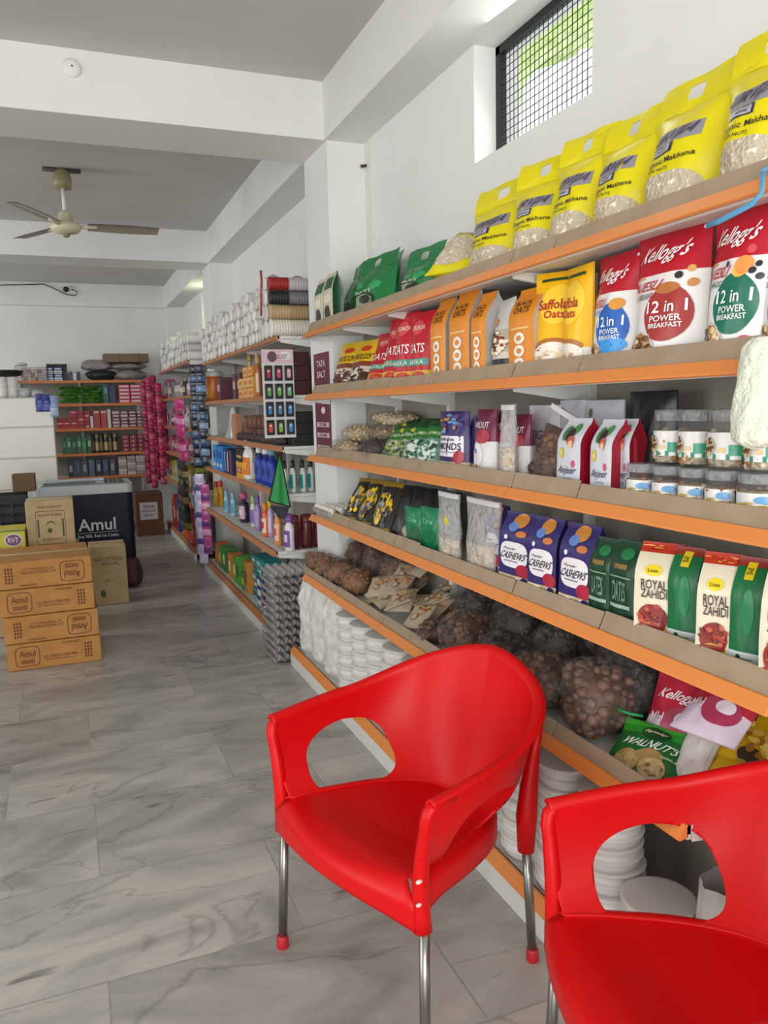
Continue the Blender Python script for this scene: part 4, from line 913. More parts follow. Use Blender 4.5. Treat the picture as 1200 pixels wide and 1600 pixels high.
stand('purple_w', 'almond_pouch', 'pouch of nuts', 'purple almond pouch seen edge-on behind the white-labelled one', 712, 736, 690, 650, 2, .08, X=1.29, yaw=-.5, seed=82, fit=1.3, group='purple pouches on the third shelf')
for i, (a, c, pt) in enumerate(((729, 760, 640), (757, 778, 643), (786, 812, 648))):
    stand('maroon_p', 'walnut_pouch', 'pouch of nuts', ('maroon and white nut pouch with a white arch label', 'maroon nut pouch squeezed beside the clear standing pouch', 'maroon nut pouch behind the bag of dried figs')[i], a, c, 690, pt, 2, .07, X=1.25+.03*(i > 0), yaw=-.1, seed=83+i, wob=.003, fit=1.2, group='maroon pouches')
# clear stand-up pouches: film over a filling
def clear_pouch(label, pl, pr, py, pt, li, d, cm, mats, fill=.45, X=None, yaw=0., tilt=0., seed=0, tint=FILM_D, r=.008, n=70, lab=None, group=None, fit=1.):
    X = X or 1.245; z0 = L1[li]+.028; y, w = along(pl, pr, py, X); w *= fit; h = on_x((pl+pr)/2, pt, X+d*.4)[2]-z0
    t = thing('clear_pouch', label, 'clear pouch', (X+d/2, y, z0), group, (tilt, 0, FACE+yaw)); rn = random.Random(seed)
    S = shape('stand', w, h, d, 0, .004, seed); Si = shape('stand', w*.94, h, d*.86, 0, .004, seed)
    b = MB(); b.grid(lambda a, v: Si(-1+2*a, .01+v*fill, 0, 1), 10, 8, cm); b.grid(lambda a, v: Si(1-2*a, .01+v*fill, 0, -1), 10, 8, cm)
    b.grid(lambda a, v: Si(-1+2*a, fill+.01, 0, 1-2*v), 10, 3, cm)
    for i in range(n):
        p = Si(rn.uniform(-.9, .9), rn.uniform(.02, fill), -.003, 1); b.sphere(p, r*rn.uniform(.7, 1.2), rn.choice(mats), 7, 5, (1, .7, .8))
    f = b.build('pouch_filling', t); f['kind'] = 'stuff'
    b = MB(); body(b, S, tint, None, 10, 14); b.build('clear_film', t)
    b = MB(); b.patch(S, -.97, .97, .93, .99, M('d8d8d8', .4), 1); b.build('zip_strip', t)
    if lab: b = MB(); prints(b, S, lab); b.build('sticker', t)
    return t
clear_pouch('slim clear pouch of grey seeds standing upright beside the maroon pouches', 776, 793, 690, 632, 2, .05, SEEDS, PEAN, .45, seed=5, fit=1.25)
t = clear_pouch('clear bag of dried fig rings tilted against the fig boxes', 806, 868, 700, 640, 2, .09, FIGS[0], FIGS, .72, X=1.25, tilt=-.12, yaw=.1, seed=6, tint=FILM, r=.017, n=40); t.rotation_euler[1] = .38
stand('white_plain', 'white_pouch', 'pouch', 'plain lilac-white pouch behind the bag of dried fig rings', 812, 862, 660, 634, 2, .06, X=1.36, seed=91)
for i, (a, c, pt, yw) in enumerate(((864, 900, 655, .02), (916, 948, 657, .04))):
    stand('anjeer', 'fig_packet', 'packet of figs', ('silver dried fig packet with a red side, left one', 'silver dried fig packet with a red side, right one')[i], a, c, 715, pt, 2, .085, X=1.245, yaw=yw, tilt=-.03, seed=92+i, wob=.001, group='dried fig packets')
stand('anjeer', 'fig_packet', 'packet of figs', 'dried fig packet of which mainly the red side shows, next to the jars', 952, 972, 700, 655, 2, .08, X=1.29, yaw=.25, seed=95, wob=.001, fit=1, group='dried fig packets')
for i, (a, c) in enumerate(((862, 902), (900, 962))):
    stand('silver_stand', 'silver_pouch', 'pouch', ('silver pouch top showing behind the left fig packet', 'wide silver pouch top showing behind the right fig packet')[i], a, c, 680, 626, 2, .05, X=1.37, seed=96+i, group='silver pouches')
stand('black_foil', 'black_pouch', 'pouch', 'crumpled black foil pouch behind the fig packets and jars', 962, 1036, 680, 612, 2, .07, X=1.37, seed=98, wob=.01)
# clear jars with printed bands
GLS = film('jar_plastic', (.95, .96, .96, 1), .82, .06, .3)
JARL = [('dcdad8', 'makhana')]
def jar(label, pl, pr, py, z0, X, hh, teal, group, seed=0):
    y, w = along(pl, pr, py, X); r = w*.47; rn = random.Random(seed)
    t = thing('snack_jar', label, 'jar', (X+r, y, z0), group, (0, 0, FACE))
    b = MB(); b.lathe([(r*.93, .002), (r, .012), (r, hh*.78), (r*.96, hh*.82)], 28, GLS); b.build('jar_body', t)
    b = MB(); b.lathe([(r*.97, hh*.80), (r*1.0, hh*.81), (r*1.0, hh*.985), (r*.95, hh)], 28, film('lid_plastic', (.8, .82, .84, 1), .5, .1, .6)); b.build('lid', t)
    b = MB(); b.lathe([(r*.9, .006), (r*.9, hh*.62)], 20, MUES if not teal else SEEDS)
    for i in range(26): a = rn.uniform(0, 6.3); b.sphere((r*.84*math.cos(a), r*.84*math.sin(a), rn.uniform(.01, hh*.62)), .009, rn.choice(PEAN+ALMS), 6, 4)
    f = b.build('jar_filling', t); f['kind'] = 'stuff'
    L0, L1_ = hh*.17, hh*.62
    S = lambda u, v, o: Vector(((r+.0012+o)*math.sin(u*1.9), -(r+.0012+o)*math.cos(u*1.9), L0+(L1_-L0)*v))
    b = MB(); b.grid(lambda a, v: S(-1+2*a, v, 0), 26, 3, P('dedcda'))
    if teal:
        prints(b, S, [('r', -1, 1, 0, .2, '2f8a6e', 1), ('r', .35, .75, .15, .55, '3a9a78', 1.5), ('e', -.15, .48, .2, .32, 'c8b8a0', 2), ('f', -.15, .48, .18, .3, ['8a4a2a', 'd8a060', '5a3a22', 'e8d0a0'], 22), ('e', .2, .35, .07, .1, 'e0c080', 3)])
    else:
        prints(b, S, [('r', -.62, -.42, .3, .95, '1c2a28', 1.5), ('f', .05, .3, .5, .25, ['e0cfa0', 'b8984e', 'f0e8d0'], 30), ('e', .4, .7, .2, .18, '6aa0d0', 2), ('r', -1, 1, 0, .12, 'c0d4dc', 1)])
    b.build('label', t)
    return t
zj = z3
LOWJ = [(966, 1006), (1006, 1047), (1047, 1089), (1089, 1133), (1133, 1200)]
for i, (a, c) in enumerate(LOWJ):
    jar('%s clear snack jar from the left in the bottom row of jars' % ORD[i], a, c, 740, zj, 1.245, .098, False, 'snack jars on the third shelf', i)
for i, (a, c) in enumerate([(1010, 1047), (1049, 1088), (1090, 1146), (1148, 1205)]):
    jar(('green-banded snack jar, leftmost on the upper row', 'snack jar with a black tag on its label, upper row', 'wide green-banded snack jar with a nut picture, upper row', 'snack jar behind the hanging white duster, upper row')[i], a, c, 680, zj+.1, 1.262, .125, True, 'snack jars on the third shelf', 10+i)
# ------------------------------------------------------------------ near rack, fourth shelf
z4 = L1[3]+.028
for i, (a, c, tl) in enumerate(((526, 552, -.55), (545, 572, -.5), (565, 600, -.45))):
    lean('yb', 'pasta_packet', 'packet', ('yellow and black packet at the far left of the leaning three, fourth shelf', 'yellow and black packet in the middle of the leaning three', 'yellow and black packet on the right of the leaning three')[i], a, c, 800, 750, 3, 1.245, .15, .25, .05, tl, .3, seed=110+i, wob=.004, group='yellow and black packets')
for i in range(4):
    lean('black_flat', 'black_packet', 'packet', '%s dark packet leaning in shadow right of the yellow and black packets' % ORD[i], 600+18*i, 630+18*i, 810+8*i, 760, 3, 1.29+.01*i, .15, .24, .04, -.42, .25, seed=115+i, group='dark packets on the fourth shelf')
nut_bag('white_grain_bag', 'bag of white grain slumped in front of the dark packets', 'bag of grain', (1.33, 2.93, z4), .16, .27, .11, M('d8cdb8', .6), 121, n=0, tuck=False)
for i, (a, c, pt) in enumerate(((628, 652, 792), (652, 676, 792))):
    stand('green_pouch', 'green_pouch', 'pouch', ('left one of two small dark green pouches on the fourth shelf', 'right one of two small dark green pouches on the fourth shelf')[i], a, c, 830, pt, 3, .045, X=1.25, yaw=.2, seed=123+i, wob=.003, group='small green pouches')
clear_pouch('clear plain pouch with a yellow dot, left of the larger clear pouch', 676, 708, 850, 768, 3, .06, SEEDS, PEAN, .34, seed=15, lab=[('e', .35, .62, .18, .06, 'd8c83a', 2)], group='clear pouches on the fourth shelf')
clear_pouch('larger clear pouch half full of oats, beside the purple cashew packs', 717, 768, 860, 778, 3, .07, SEEDS, PEAN, .4, seed=16, group='clear pouches on the fourth shelf')
for i, (a, c, pt, X, yw, lb) in enumerate(((754, 774, 788, 1.262, .1, 'purple cashew pack partly behind the larger clear pouch'), (777, 819, 800, 1.24, .12, 'purple cashew pack, leftmost fully visible one'), (821, 858, 808, 1.24, .15, 'purple cashew pack, middle one of the front row'), (852, 876, 812, 1.30, .2, 'purple cashew pack standing back between the middle and right packs'), (869, 915, 818, 1.24, .1, 'purple cashew pack at the right end beside the dark green packs'))):
    stand('cashew', 'cashew_pack', 'pack of cashews', lb, a, c, 870, pt, 3, .075, X=X, yaw=yw, tilt=-.02, seed=130+i, wob=.001, group='purple cashew packs')
for i, (a, c, pt) in enumerate(((914, 946, 838), (946, 984, 842))):
    stand('dgreen', 'dark_green_pack', 'pack', ('dark green pack right beside the cashew packs', 'dark green pack left of the first cream date pack')[i], a, c, 900, pt, 3, .07, X=1.245, yaw=.05, seed=136+i, wob=.002, group='dark green packs on the fourth shelf')
for i, (a, c, pt, lb) in enumerate(((984, 1032, 846, 'cream and green date pack, leftmost of the three'), (1078, 1126, 862, 'cream and green date pack, middle of the three'), (1176, 1232, 875, 'cream and green date pack at the right edge of the photo'))):
    stand('dates', 'date_pack', 'pack of dates', lb, a, c, 940, pt, 3, .09, X=1.24, yaw=.42, tilt=-.02, seed=140+i, wob=.001, group='cream and green date packs')
for i, (a, c, pt, lb) in enumerate(((1036, 1072, 852, 'green backed date pack between the left and middle cream packs'), (1132, 1172, 868, 'green backed date pack between the middle and right cream packs'))):
    stand('dates_back', 'date_pack', 'pack of dates', lb, a, c, 950, pt, 3, .08, X=1.262, yaw=.3, seed=145+i, wob=.001, group='green backed date packs')
for i in range(4):
    stand('dates_back', 'date_pack', 'pack of dates', '%s date pack from the left in the dim back row of the fourth shelf' % ORD[i], 1000+44*i, 1038+44*i, 930, 852+5*i, 3, .07, X=1.37, yaw=.1, seed=150+i, wob=.001, group='date packs in the back row')
# tray of white eggs on the far end of the fourth shelf
TRAY = M('aaa7a3', .9); EGG = M('e4dcd2', .45)
TRM = {}
def tray_bm(b, nx, ny, p=.049, m=None):
    W, D = nx*p/2, ny*p/2
    def top(u, v):
        x = -W+2*W*u; y = -D+2*D*v
        c = math.cos(2*PI*(x+W)/p)*math.cos(2*PI*(y+D)/p)
        q = (math.cos(2*PI*(x+W)/p)+math.cos(2*PI*(y+D)/p))/2
        return Vector((x, y, .024+.020*q+.006*c))
    b.grid(top, nx*6, ny*6, m); b.grid(lambda u, v: top(u, 1-v)-Vector((0, 0, .003)), nx*6, ny*6, m)
t = thing('egg_tray', 'grey egg tray filled with white eggs at the far end of the fourth shelf', 'egg tray', (1.33, 3.96, z4+.002)); b = MB(); tray_bm(b, 5, 6, .049, TRAY); b.build('tray', t)
EB = MB(); EB.lathe([(.002, 0), (.011, .003), (.0185, .012), (.0215, .023), (.019, .037), (.012, .049), (.002, .055)], 14, EGG)
egg0 = None
for i in range(5):
    for j in range(6):
        loc = (1.33-.0980+.049*i, 3.96-.1225+.049*j, z4+.012)
        if egg0 is None: egg0 = tag(EB.build('egg'), 'white egg in the grey tray on the fourth shelf', 'egg', 'eggs in the tray'); egg0.location = loc
        else: dup(egg0, loc)
# ------------------------------------------------------------------ near rack, fifth shelf: loose bags
z5 = L1[4]+.028
def fl(px, py, z=.66): d = ray(px, py); p = d*((z-CAM_H)/d.z); return p.x, p.y
bags = [(1.255, 4.22, .14, .20, .10, ALMS, 'clear bag of almonds at the very far end of the fifth shelf', .010, 80), (1.255, 4.02, .15, .21, .11, ALMS, 'clear bag of almonds second from the far end, at the shelf edge', .010, 90),
        (1.26, 3.80, .16, .22, .12, ALMS, 'clear bag of almonds third from the far end, at the shelf edge', .010, 90), (1.26, 3.56, .16, .22, .12, ALMS, 'clear bag of almonds fourth from the far end, before the tan sachets', .010, 90),
        (1.41, 3.95, .15, .24, .19, BROWNS, 'clear bag of brown nuts behind the far almond bags', .011, 80), (1.41, 3.68, .15, .25, .20, BROWNS, 'clear bag of brown nuts behind the third almond bag', .011, 80), (1.41, 3.40, .15, .25, .19, BROWNS, 'clear bag of brown nuts behind the end of the tan sachets', .011, 80),
        (1.245, 2.68, .12, .16, .07, BROWNS, 'small clear bag of brown nuts at the shelf edge left of the chair back', .014, 40),
        (1.29, 2.47, .20, .23, .15, BROWNS, 'plump shiny bag of brown nuts next to the tan sachets', .016, 90), (1.41, 2.62, .13, .25, .20, DKS, 'dark bag of nuts in the back behind the plump shiny bag', .016, 80), (1.41, 2.33, .13, .25, .20, DKS, 'dark bag of nuts in the back above the top of the left chair', .016, 80),
        (1.28, 2.20, .18, .24, .14, DKS, 'dark bag of nuts right above the top of the left chair', .016, 90), (1.405, 2.06, .14, .22, .20, DKS, 'dark bag of nuts behind the bag right of the chair top', .016, 80),
        (1.27, 1.95, .17, .21, .15, BROWNS, 'bag of brown nuts close to the left chair back', .016, 90), (1.28, 1.715, .19, .22, .19, BROWNS, 'largest clear bag of round brown nuts at the shelf edge before the walnut packet', .0165, 110), (1.415, 1.76, .13, .25, .205, DKS, 'dark bag of nuts under the orange strip behind the largest nut bag', .016, 80)]
for i, (x, y, sx, sy, sz, mt, lb, r, n) in enumerate(bags):
    nut_bag('nut_bag', lb, 'bag of nuts', (x, y, z5), sx*.94, sy*.94, sz, mt[0], 200+i, (0, 0, random.uniform(-.2, .2)), n, r, mats=mt, group='clear nut bags on the fifth shelf', flat=.8 if mt is not ALMS else .5, tuck=i % 2 == 0 and x < 1.35)
rn = random.Random(5)
for i in range(30):
    x = 1.215+.22*rn.random(); y = 2.78+.62*rn.random(); z = z5+.014+(.035+.10*(x-1.2)/.22)*rn.random()
    t = pack('tan_sachet', 'sachet', 'small tan sachet in the loose heap left of the chair back on the fifth shelf', .11, .13, .018, (x, y, z), 'sachet_tan', (-1.2+rn.uniform(-.25, .25), rn.uniform(-.2, .2), FACE+rn.uniform(-.9, .9)), 'tan sachets in the loose heap', .003, i % 4)
def lying(style, name, cat, label, px, py, zc, w, h, d, tilt, yaw, seed=0, X=None, **k):
    r = ray(px, py)
    if X is None: kk = (zc-CAM_H)/r.z; x, y = r.x*kk, r.y*kk
    else: x = X; y = r.y/r.x*X; zc = r.z/r.x*X+CAM_H
    mx = Matrix.Rotation(FACE+yaw, 3, 'Z') @ Matrix.Rotation(tilt, 3, 'X'); o = mx @ Vector((0, 0, h/2))
    return pack(name, cat, label, w, h, d, (x-o.x, y-o.y, zc-o.z), style, (tilt, 0, FACE+yaw), seed=seed, **k)
lying('walnut', 'walnut_packet', 'packet of nuts', 'bright green walnut packet lying above the right chair', 1014, 1184, .69, .20, .19, .045, -.95, .42, 1, X=1.285, wob=.005)
lying('kel_bar', 'cereal_packet', 'cereal', 'red and white muesli packet leaning behind the green walnut packet', 1062, 1118, .70, .17, .22, .05, -.6, .35, 2, wob=.004)
lying('lilac_lying', 'lilac_packet', 'packet', 'translucent lilac packet leaning on the red muesli packet', 1098, 1120, .705, .12, .16, .03, -.65, .3, 3, wob=.005)
lying('white_lying', 'white_packet', 'packet', 'white paper packet sticking out behind the green walnut packet', 1092, 1172, .68, .09, .16, .03, -.85, .2, 4, X=1.36, wob=.006)
lying('yellow_lying', 'yellow_packet', 'packet', 'yellow dry fruit packet lying at the right edge of the fifth shelf', 1160, 1150, .69, .22, .22, .06, -1.05, .35, 5, wob=.007)
lying('kel_bar', 'cereal_packet', 'cereal', 'dark red packet lying under the orange strip behind the yellow packet', 1130, 1105, .68, .17, .2, .05, -1.0, .2, 6, X=1.42, wob=.004)
lying('yellow_lying', 'yellow_packet', 'packet', 'second yellow packet, partly under the first at the right edge', 1180, 1195, .65, .2, .2, .05, -1.2, .6, 7, wob=.007)
b = MB(); p = [Vector(q) for q in [(1.29, 1.62, .70), (1.27, 1.61, .715), (1.255, 1.58, .72), (1.265, 1.55, .72), (1.29, 1.535, .715)]]
b.tube(p, .004, 8, M('1f8a4a', .4)); tag(b.build('green_ring_tie', loc=p[0]), 'green plastic tie curling above the walnut packet', 'tie')
# ------------------------------------------------------------------ base of the near rack: foam bowl packs
FOAM = M('e2e0dc', .55); zb = .1015
def foam_stack(b, r, h, n):
    k = h/n; pr = []
    for i in range(n):
        z = i*k; pr += [(r*.86, z+.001), (r*.90, z+k*.45), (r*.955, z+k*.78), (r*.985, z+k*.86), (r*.985, z+k*.95), (r*.90, z+k*.995)]
    b.lathe(pr, 30, FOAM)
b = MB(); foam_stack(b, .092, .064, 2)
fo = b.build('foam_bowl_pack'); tag(fo, 'x', 'foam bowls', 'white foam bowl packs on the rack base'); ff = True
k = 0
for c, y in enumerate((3.62, 3.42, 3.22, 3.02, 2.82, 2.62, 2.42, 2.22, 2.02, 1.82, 1.62, 1.43)):
    for q in range(6):
        if y < 1.5 and q > 2: continue
        loc = (1.262+.004*math.sin(q*2.1+c), y+.004*math.sin(q*1.3+c), zb+.0648*q)
        lb = '%s foam bowl pack from the bottom, %s column from the far end' % (ORD[q], ORD[c])
        if ff: fo.location = loc; fo['label'] = lb; ff = False
        else: dup(fo, loc, (0, 0, .4*k), lb)
        k += 1
# crumpled clear sacks of foam cups at the far end of the base
CRUMP = mottled('crumpled_sack', 'c9c8c4', 'e2e0dc', 26, .45, .5)
for i, (y, sy, h) in enumerate(((4.30, .2, .42), (4.08, .22, .44), (3.84, .2, .43))):
    b = MB(); rn = random.Random(i); ph = [rn.uniform(0, 6) for _ in range(5)]
    def sk(u, v, sy=sy, ph=ph, h=h):
        a = 2*PI*u; q = 1+.05*math.sin(5*a+v*9+ph[0])+.04*math.sin(9*a-v*14+ph[1])+.03*math.sin(13*a+v*23+ph[2])
        rr = q*(min(1, .7+v*4) if v < .1 else 1)*(1-.25*max(0, v-.8)/.2)
        return Vector((.10*rr*math.cos(a), sy*.48*rr*math.sin(a), h*v))
    b.grid(sk, 40, 34, CRUMP, wrap=True); b.add([sk(i/40, 1) for i in range(40)], [list(range(40))], CRUMP)
    o = tag(b.build('foam_cup_sack'), ('crumpled clear sack of white cups at the far end of the rack base', 'crumpled clear sack of white cups, second from the far end of the rack base', 'crumpled clear sack of white cups next to the foam bowl columns')[i], 'sack', 'crumpled sacks on the rack base'); o.location = (1.272, y, zb)
b = MB(); b.lathe([(.032, 0), (.034, .004), (.046, .088), (.049, .09), (.049, .095), (.045, .094)], 24, M('dcd8d6', .3)); b.lathe([(.0465, .094), (.044, .099), (.0, .1)], 24, M('d2ccd0', .25), cap=False)
o = tag(b.build('foam_cup'), 'white lidded cup seen through the hole of the right chair', 'cup'); o.location = (1.225, 1.30, zb)
b = MB()
b.grid(lambda u, v: Vector((.075*(1+.08*math.sin(7*2*PI*u+5*v))*math.cos(2*PI*u)*(1-.3*max(0, v-.7)), .06*(1+.07*math.sin(5*2*PI*u+8*v))*math.sin(2*PI*u)*(1-.3*max(0, v-.7)), .3*v)), 30, 20, CRUMP, wrap=True)
o = tag(b.build('foam_cup_sack'), 'clear sack of white cups behind the lidded cup, seen through the right chair', 'sack', 'crumpled sacks on the rack base'); o.location = (1.34, 1.29, zb)
# stack of egg trays at the rack's far end
b = MB(); tray_bm(b, 5, 6, .049, TRAY); et = b.build('egg_tray'); tag(et, 'grey egg tray', 'egg tray', 'egg trays stacked on the floor')
for k in range(11):
    loc = (1.165+.003*math.sin(k*2), 4.60+.005*math.sin(k*1.7), .001+.051*k); lb = '%s egg tray from the bottom of the grey stack between the two racks' % ORD[k]
    if k == 0: et.location = loc; et['label'] = lb
    else: dup(et, loc, (0, 0, PI*(k % 2)), lb)
# ------------------------------------------------------------------ hanging and tied things on the near rack
DUST = M('dfe3cf', .95, 0, .8, 90)
b = MB()
def du(u, v):
    a = 2*PI*u; z = 1.605-.20*v; r = (.028+.012*math.sin(v*2.2))*(1+.08*math.sin(6*a+v*10))*(1 if v > .06 else .5+v*8)
    if v > .9: r *= max(.1, 1-((v-.9)/.1)**2)
    return Vector((1.155+.006*math.sin(v*4)+r*.8*math.cos(a), 1.082+.012*math.sin(v*3)+r*1.1*math.sin(a), z))
b.grid(du, 28, 26, DUST, wrap=True); tag(b.build('white_duster', loc=(1.155, 1.108, 1.605)), 'fluffy white duster mitt hanging at the right edge from the second shelf', 'duster')
b = MB(); bl = M('5aa0cc', .4)
b.tube([on_x(px, py, X) for px, py, X in ((1192, 268, 1.176), (1190, 300, 1.172), (1176, 318, 1.170), (1150, 332, 1.172), (1125, 345, 1.176), (1104, 353, 1.185))], .006, 8, bl, flat=.25)
b.tube([on_x(px, py, X) for px, py, X in ((1192, 268, 1.176), (1198, 262, 1.20), (1200, 258, 1.26))], .006, 8, bl, flat=.25)
tag(b.build('blue_ribbon', loc=on_x(1190, 300, 1.172)), 'light blue ribbon tied round the top shelf edge at the right', 'ribbon')
# maroon price poster on the column
b = MB(); PX = XI+.012-.002; MR = M('641c30', .5)
y0, y1 = 4.12, 4.40
b.box(PX-.001, PX, y0, y1, 1.22, 1.80, MR)
Sp = lambda u, v, o: Vector((PX-.001-o, (y0+y1)/2-u*(y1-y0)/2, 1.22+v*.58))
for i in range(3): b.disc(Sp, .1, .46+.09*i, .26, .032, M('e4d8d8', .6), 1.5)
b.text(Sp, 'TATA', 0, .90, .55, .06, M('e4d8d8', .6), 2); b.text(Sp, 'SALT', 0, .80, .55, .06, M('e4d8d8', .6), 2)
for v in (.08, .2, .3): b.patch(Sp, -.8, .8, v, v+.045, M('c9b4b8', .6), 1); b.text(Sp, 'STORE', 0, v+.022, .5, .03, MR, 3)
tag(b.build('maroon_poster', loc=(PX, (y0+y1)/2, 1.5)), 'maroon poster with white lettering and dots on the side of the first column', 'poster')
# ------------------------------------------------------------------ second rack: goods
def at2(pl, pr, py, X): return along(pl, pr, py, X)
def bottle(name, cat, label, loc, r, h, col, cap, lab=None, shape_='round', group=None, captop=.82, rough=.3):
    t = thing(name, label, cat, loc, group, (0, 0, FACE)); e = .62 if shape_ != 'jar' else 1
    b = MB()
    if shape_ == 'jug': pr = [(r*.92, 0), (r, .01), (r, h*.62), (r*.82, h*.72), (r*.42, h*.80), (r*.38, h*captop)]
    elif shape_ == 'jar': pr = [(r*.94, 0), (r, .006), (r, h*.74), (r*.9, h*captop)]
    elif shape_ == 'pump': pr = [(r*.94, 0), (r, .008), (r*.98, h*.6), (r*.6, h*.68), (r*.35, h*.70), (r*.35, h*captop)]
    else: pr = [(r*.9, 0), (r, .008), (r*.96, h*.35), (r, h*.6), (r*.7, h*.72), (r*.4, h*.77), (r*.38, h*captop)]
    b.lathe(pr, 18, M(col, rough), ell=e); b.build('bottle_body', t)
    b = MB(); cr = r*.95 if shape_ == 'jar' else r*.44
    b.lathe([(cr, h*captop-.012), (cr*1.03, h*captop), (cr*.95, h*.985), (cr*.6, h)], 16, M(cap, .4), ell=1 if shape_ != 'jar' else e)
    if shape_ == 'pump': b.box(-r*.7, r*.15, -.006, .006, h*.985, h*1.02, M(cap, .4))
    b.build('cap', t)
    if shape_ == 'jug':
        b = MB(); b.tube([(r*.5, 0, h*.75), (r*.95, 0, h*.74), (r*1.02, 0, h*.6), (r*.98, 0, h*.42)], .012, 8, M(col, rough)); b.build('handle', t)
    if lab:
        b = MB()
        S = lambda u, v, o: Vector(((r+.0012+o)*math.sin(u*1.25), -(r*e+.0012+o)*math.cos(u*1.25), h*(.12+.44*v)))
        b.grid(lambda a, c: S(-1+2*a, c, 0), 14, 3, M(lab[0], .45))
        if len(lab) > 1: b.patch(S, -.6, .6, .3, .75, M(lab[1], .45), 1)
        if len(lab) > 2: b.text(S, lab[2], 0, .52, .5, .26, M(lab[3], .45), 2)
        b.build('label', t)
    return t
def box_thing(name, cat, label, x0, x1, y0, y1, z0, z1, col, dec=None, group=None, rot=0, bev=.002):
    """a small printed box, its front towards -x"""
    b = MB(); cx, cy = (x0+x1)/2, (y0+y1)/2; d, w, h = x1-x0, y1-y0, z1-z0
    b.box(-w/2, w/2, -d/2, d/2, 0, h, M(col, .4) if isinstance(col, str) else col, bev)
    S = lambda u, v, o: Vector((u*w/2, -d/2-o, v*h))
    if dec: prints(b, S, dec)
    o = tag(b.build(name), label, cat, group); o.location = (cx, cy, z0); o.rotation_euler = (0, 0, FACE+rot); return o
Z2 = [z+.0275 for z in L2]
# cup sleeves heaped on top
CUPW = [M('dddbd6', .5), M('cfccc6', .5), M('e4e2de', .45)]; CUPD = M('6b6862', .6)
def sleeve(b, r, ln, m, rings=16, m2=None):
    pr = [(r*.15, 0), (r*.86, 0), (r, .004), (r, .010)]; ms = [m]*3
    for i in range(rings):
        x = .012+(ln-.014)*i/rings; dx = (ln-.014)/rings
        pr += [(r*.945, x+dx*.15), (r*.95, x+dx*.7), (r*.985, x+dx*.85), (r*.985, x+dx*.98)]; ms += [m if i < rings*.34 else (m2 or m)]*4
    ms += [m]
    pr.append((r*.2, ln)); b.lathe(pr, 16, ms, Matrix.Rotation(PI/2, 4, 'Y'))
protos = []
rn = random.Random(21)
cnt = 0
def heap(X0, ya, yb, step, z0, rows, r, ln, label, group):
    global cnt
    pro = []
    y = ya; c = 0
    while y < yb:
        nr = rows-(rn.random() < .35)
        for q in range(nr):
            yy = y+(step/2 if q % 2 else 0)
            if yy > yb: continue
            z = z0+r+q*r*1.74
            loc = (X0+rn.uniform(-.01, .03)+(.05*(q == rows-1)*rn.random()), yy, z)
            if len(pro) < 3:
                b = MB(); sleeve(b, r, ln, CUPW[len(pro)]); o = tag(b.build('cup_sleeve'), label, 'sleeve of cups', group); o.location = loc; pro.append(o)
            else:
                o = dup(pro[cnt % 3], loc, (0, rn.uniform(-.03, .03), rn.uniform(-.12, .12)))
            cnt += 1
        y += step; c += 1
heap(1.20, 5.12, 7.50, .084, Z2[0], 5, .041, .30, 'sleeve of white disposable cups in the heap on top of the second rack', 'cup sleeves on the second rack')
heap(1.15, 8.12, 10.4, .098, 1.998, 4, .048, .33, 'sleeve of white disposable cups stacked on top of the third rack', 'cup sleeves on the third rack')
for lb, y, z, r, m, m2 in (('thick white sleeve of cups at the near end of the top of the second rack', 4.83, 0, .056, M('e2ddd0', .5), M('d8d2c4', .5)), ('beige ribbed sleeve of paper cups above the thick white sleeve', 4.82, .108, .044, M('b99f78', .6), M('a98e66', .6)),
                        ('black sleeve of cups between the beige and the red sleeve', 4.82, .195, .041, M('26262a', .5), M('77757a', .3)), ('red sleeve of cups wrapped in clear film on top of the near pile', 4.82, .277, .041, M('9c1f22', .5), M('b9b6b4', .3)),
                        ('white sleeve of cups behind the thick white one at the near end', 4.945, 0, .056, CUPW[0], CUPW[1]), ('white sleeve of cups beside the beige ribbed one', 4.935, .106, .05, CUPW[1], CUPW[0]), ('white sleeve of cups beside the black one', 4.93, .203, .046, CUPW[2], CUPW[1]), ('white sleeve of cups beside the red one', 4.93, .291, .042, CUPW[0], CUPW[2]),
                        ('grey-white sleeve of cups third in from the near end, bottom', 5.045, 0, .05, CUPW[1], CUPW[1])):
    b = MB(); sleeve(b, r, .30, m, 16, m2); o = tag(b.build('cup_sleeve'), lb, 'sleeve of cups', 'cup sleeves at the near end of the second rack'); o.location = (1.195, y, Z2[0]+r+z)
b = MB(); b.grid(lambda u, v: Vector((1.22+.28*u, 4.80+.2*v, 2.275+.02*math.sin(9*u+4*v)+.022*math.sin(7*v-3*u)-.07*abs(2*v-1)**3)), 24, 14, film('loose_film', (.9, .9, .92, 1), .6, .2)); tag(b.build('film_wrap', loc=(1.36, 4.9, 2.27)), 'loose clear film lying over the red and black cup sleeves', 'plastic film')
b = MB(); b.tube([(1.2, 5.02, 2.36), (1.195, 4.99, 2.30), (1.19, 5.0, 2.2), (1.188, 5.01, 2.08)], .007, 6, M('a5424e', .5), flat=.3); tag(b.build('pink_strap', loc=(1.195, 5.0, 2.25)), 'thin pink strap sticking up from the cup sleeves', 'strap')
OB = [('r', -.8, .8, .15, .85, 'e8c48a', 1), ('r', -.5, .5, .3, .7, 'd8741e', 2)]
k = 0
for y in (5.55, 5.72, 5.89):
    for q in range(3 if y < 5.8 else 2):
        box_thing('orange_box', 'box', 'orange food box, %s from the bottom of the %s stack on the second rack' % (ORD[q], ('nearest', 'middle', 'farthest')[int((y-5.5)/.17)]), 1.235, 1.36, y, y+.155, Z2[1]+.075*q, Z2[1]+.075*q+.073, ('df9a3a', 'e0a850', 'd8862a')[k % 3], OB, 'orange boxes on the second rack'); k += 1
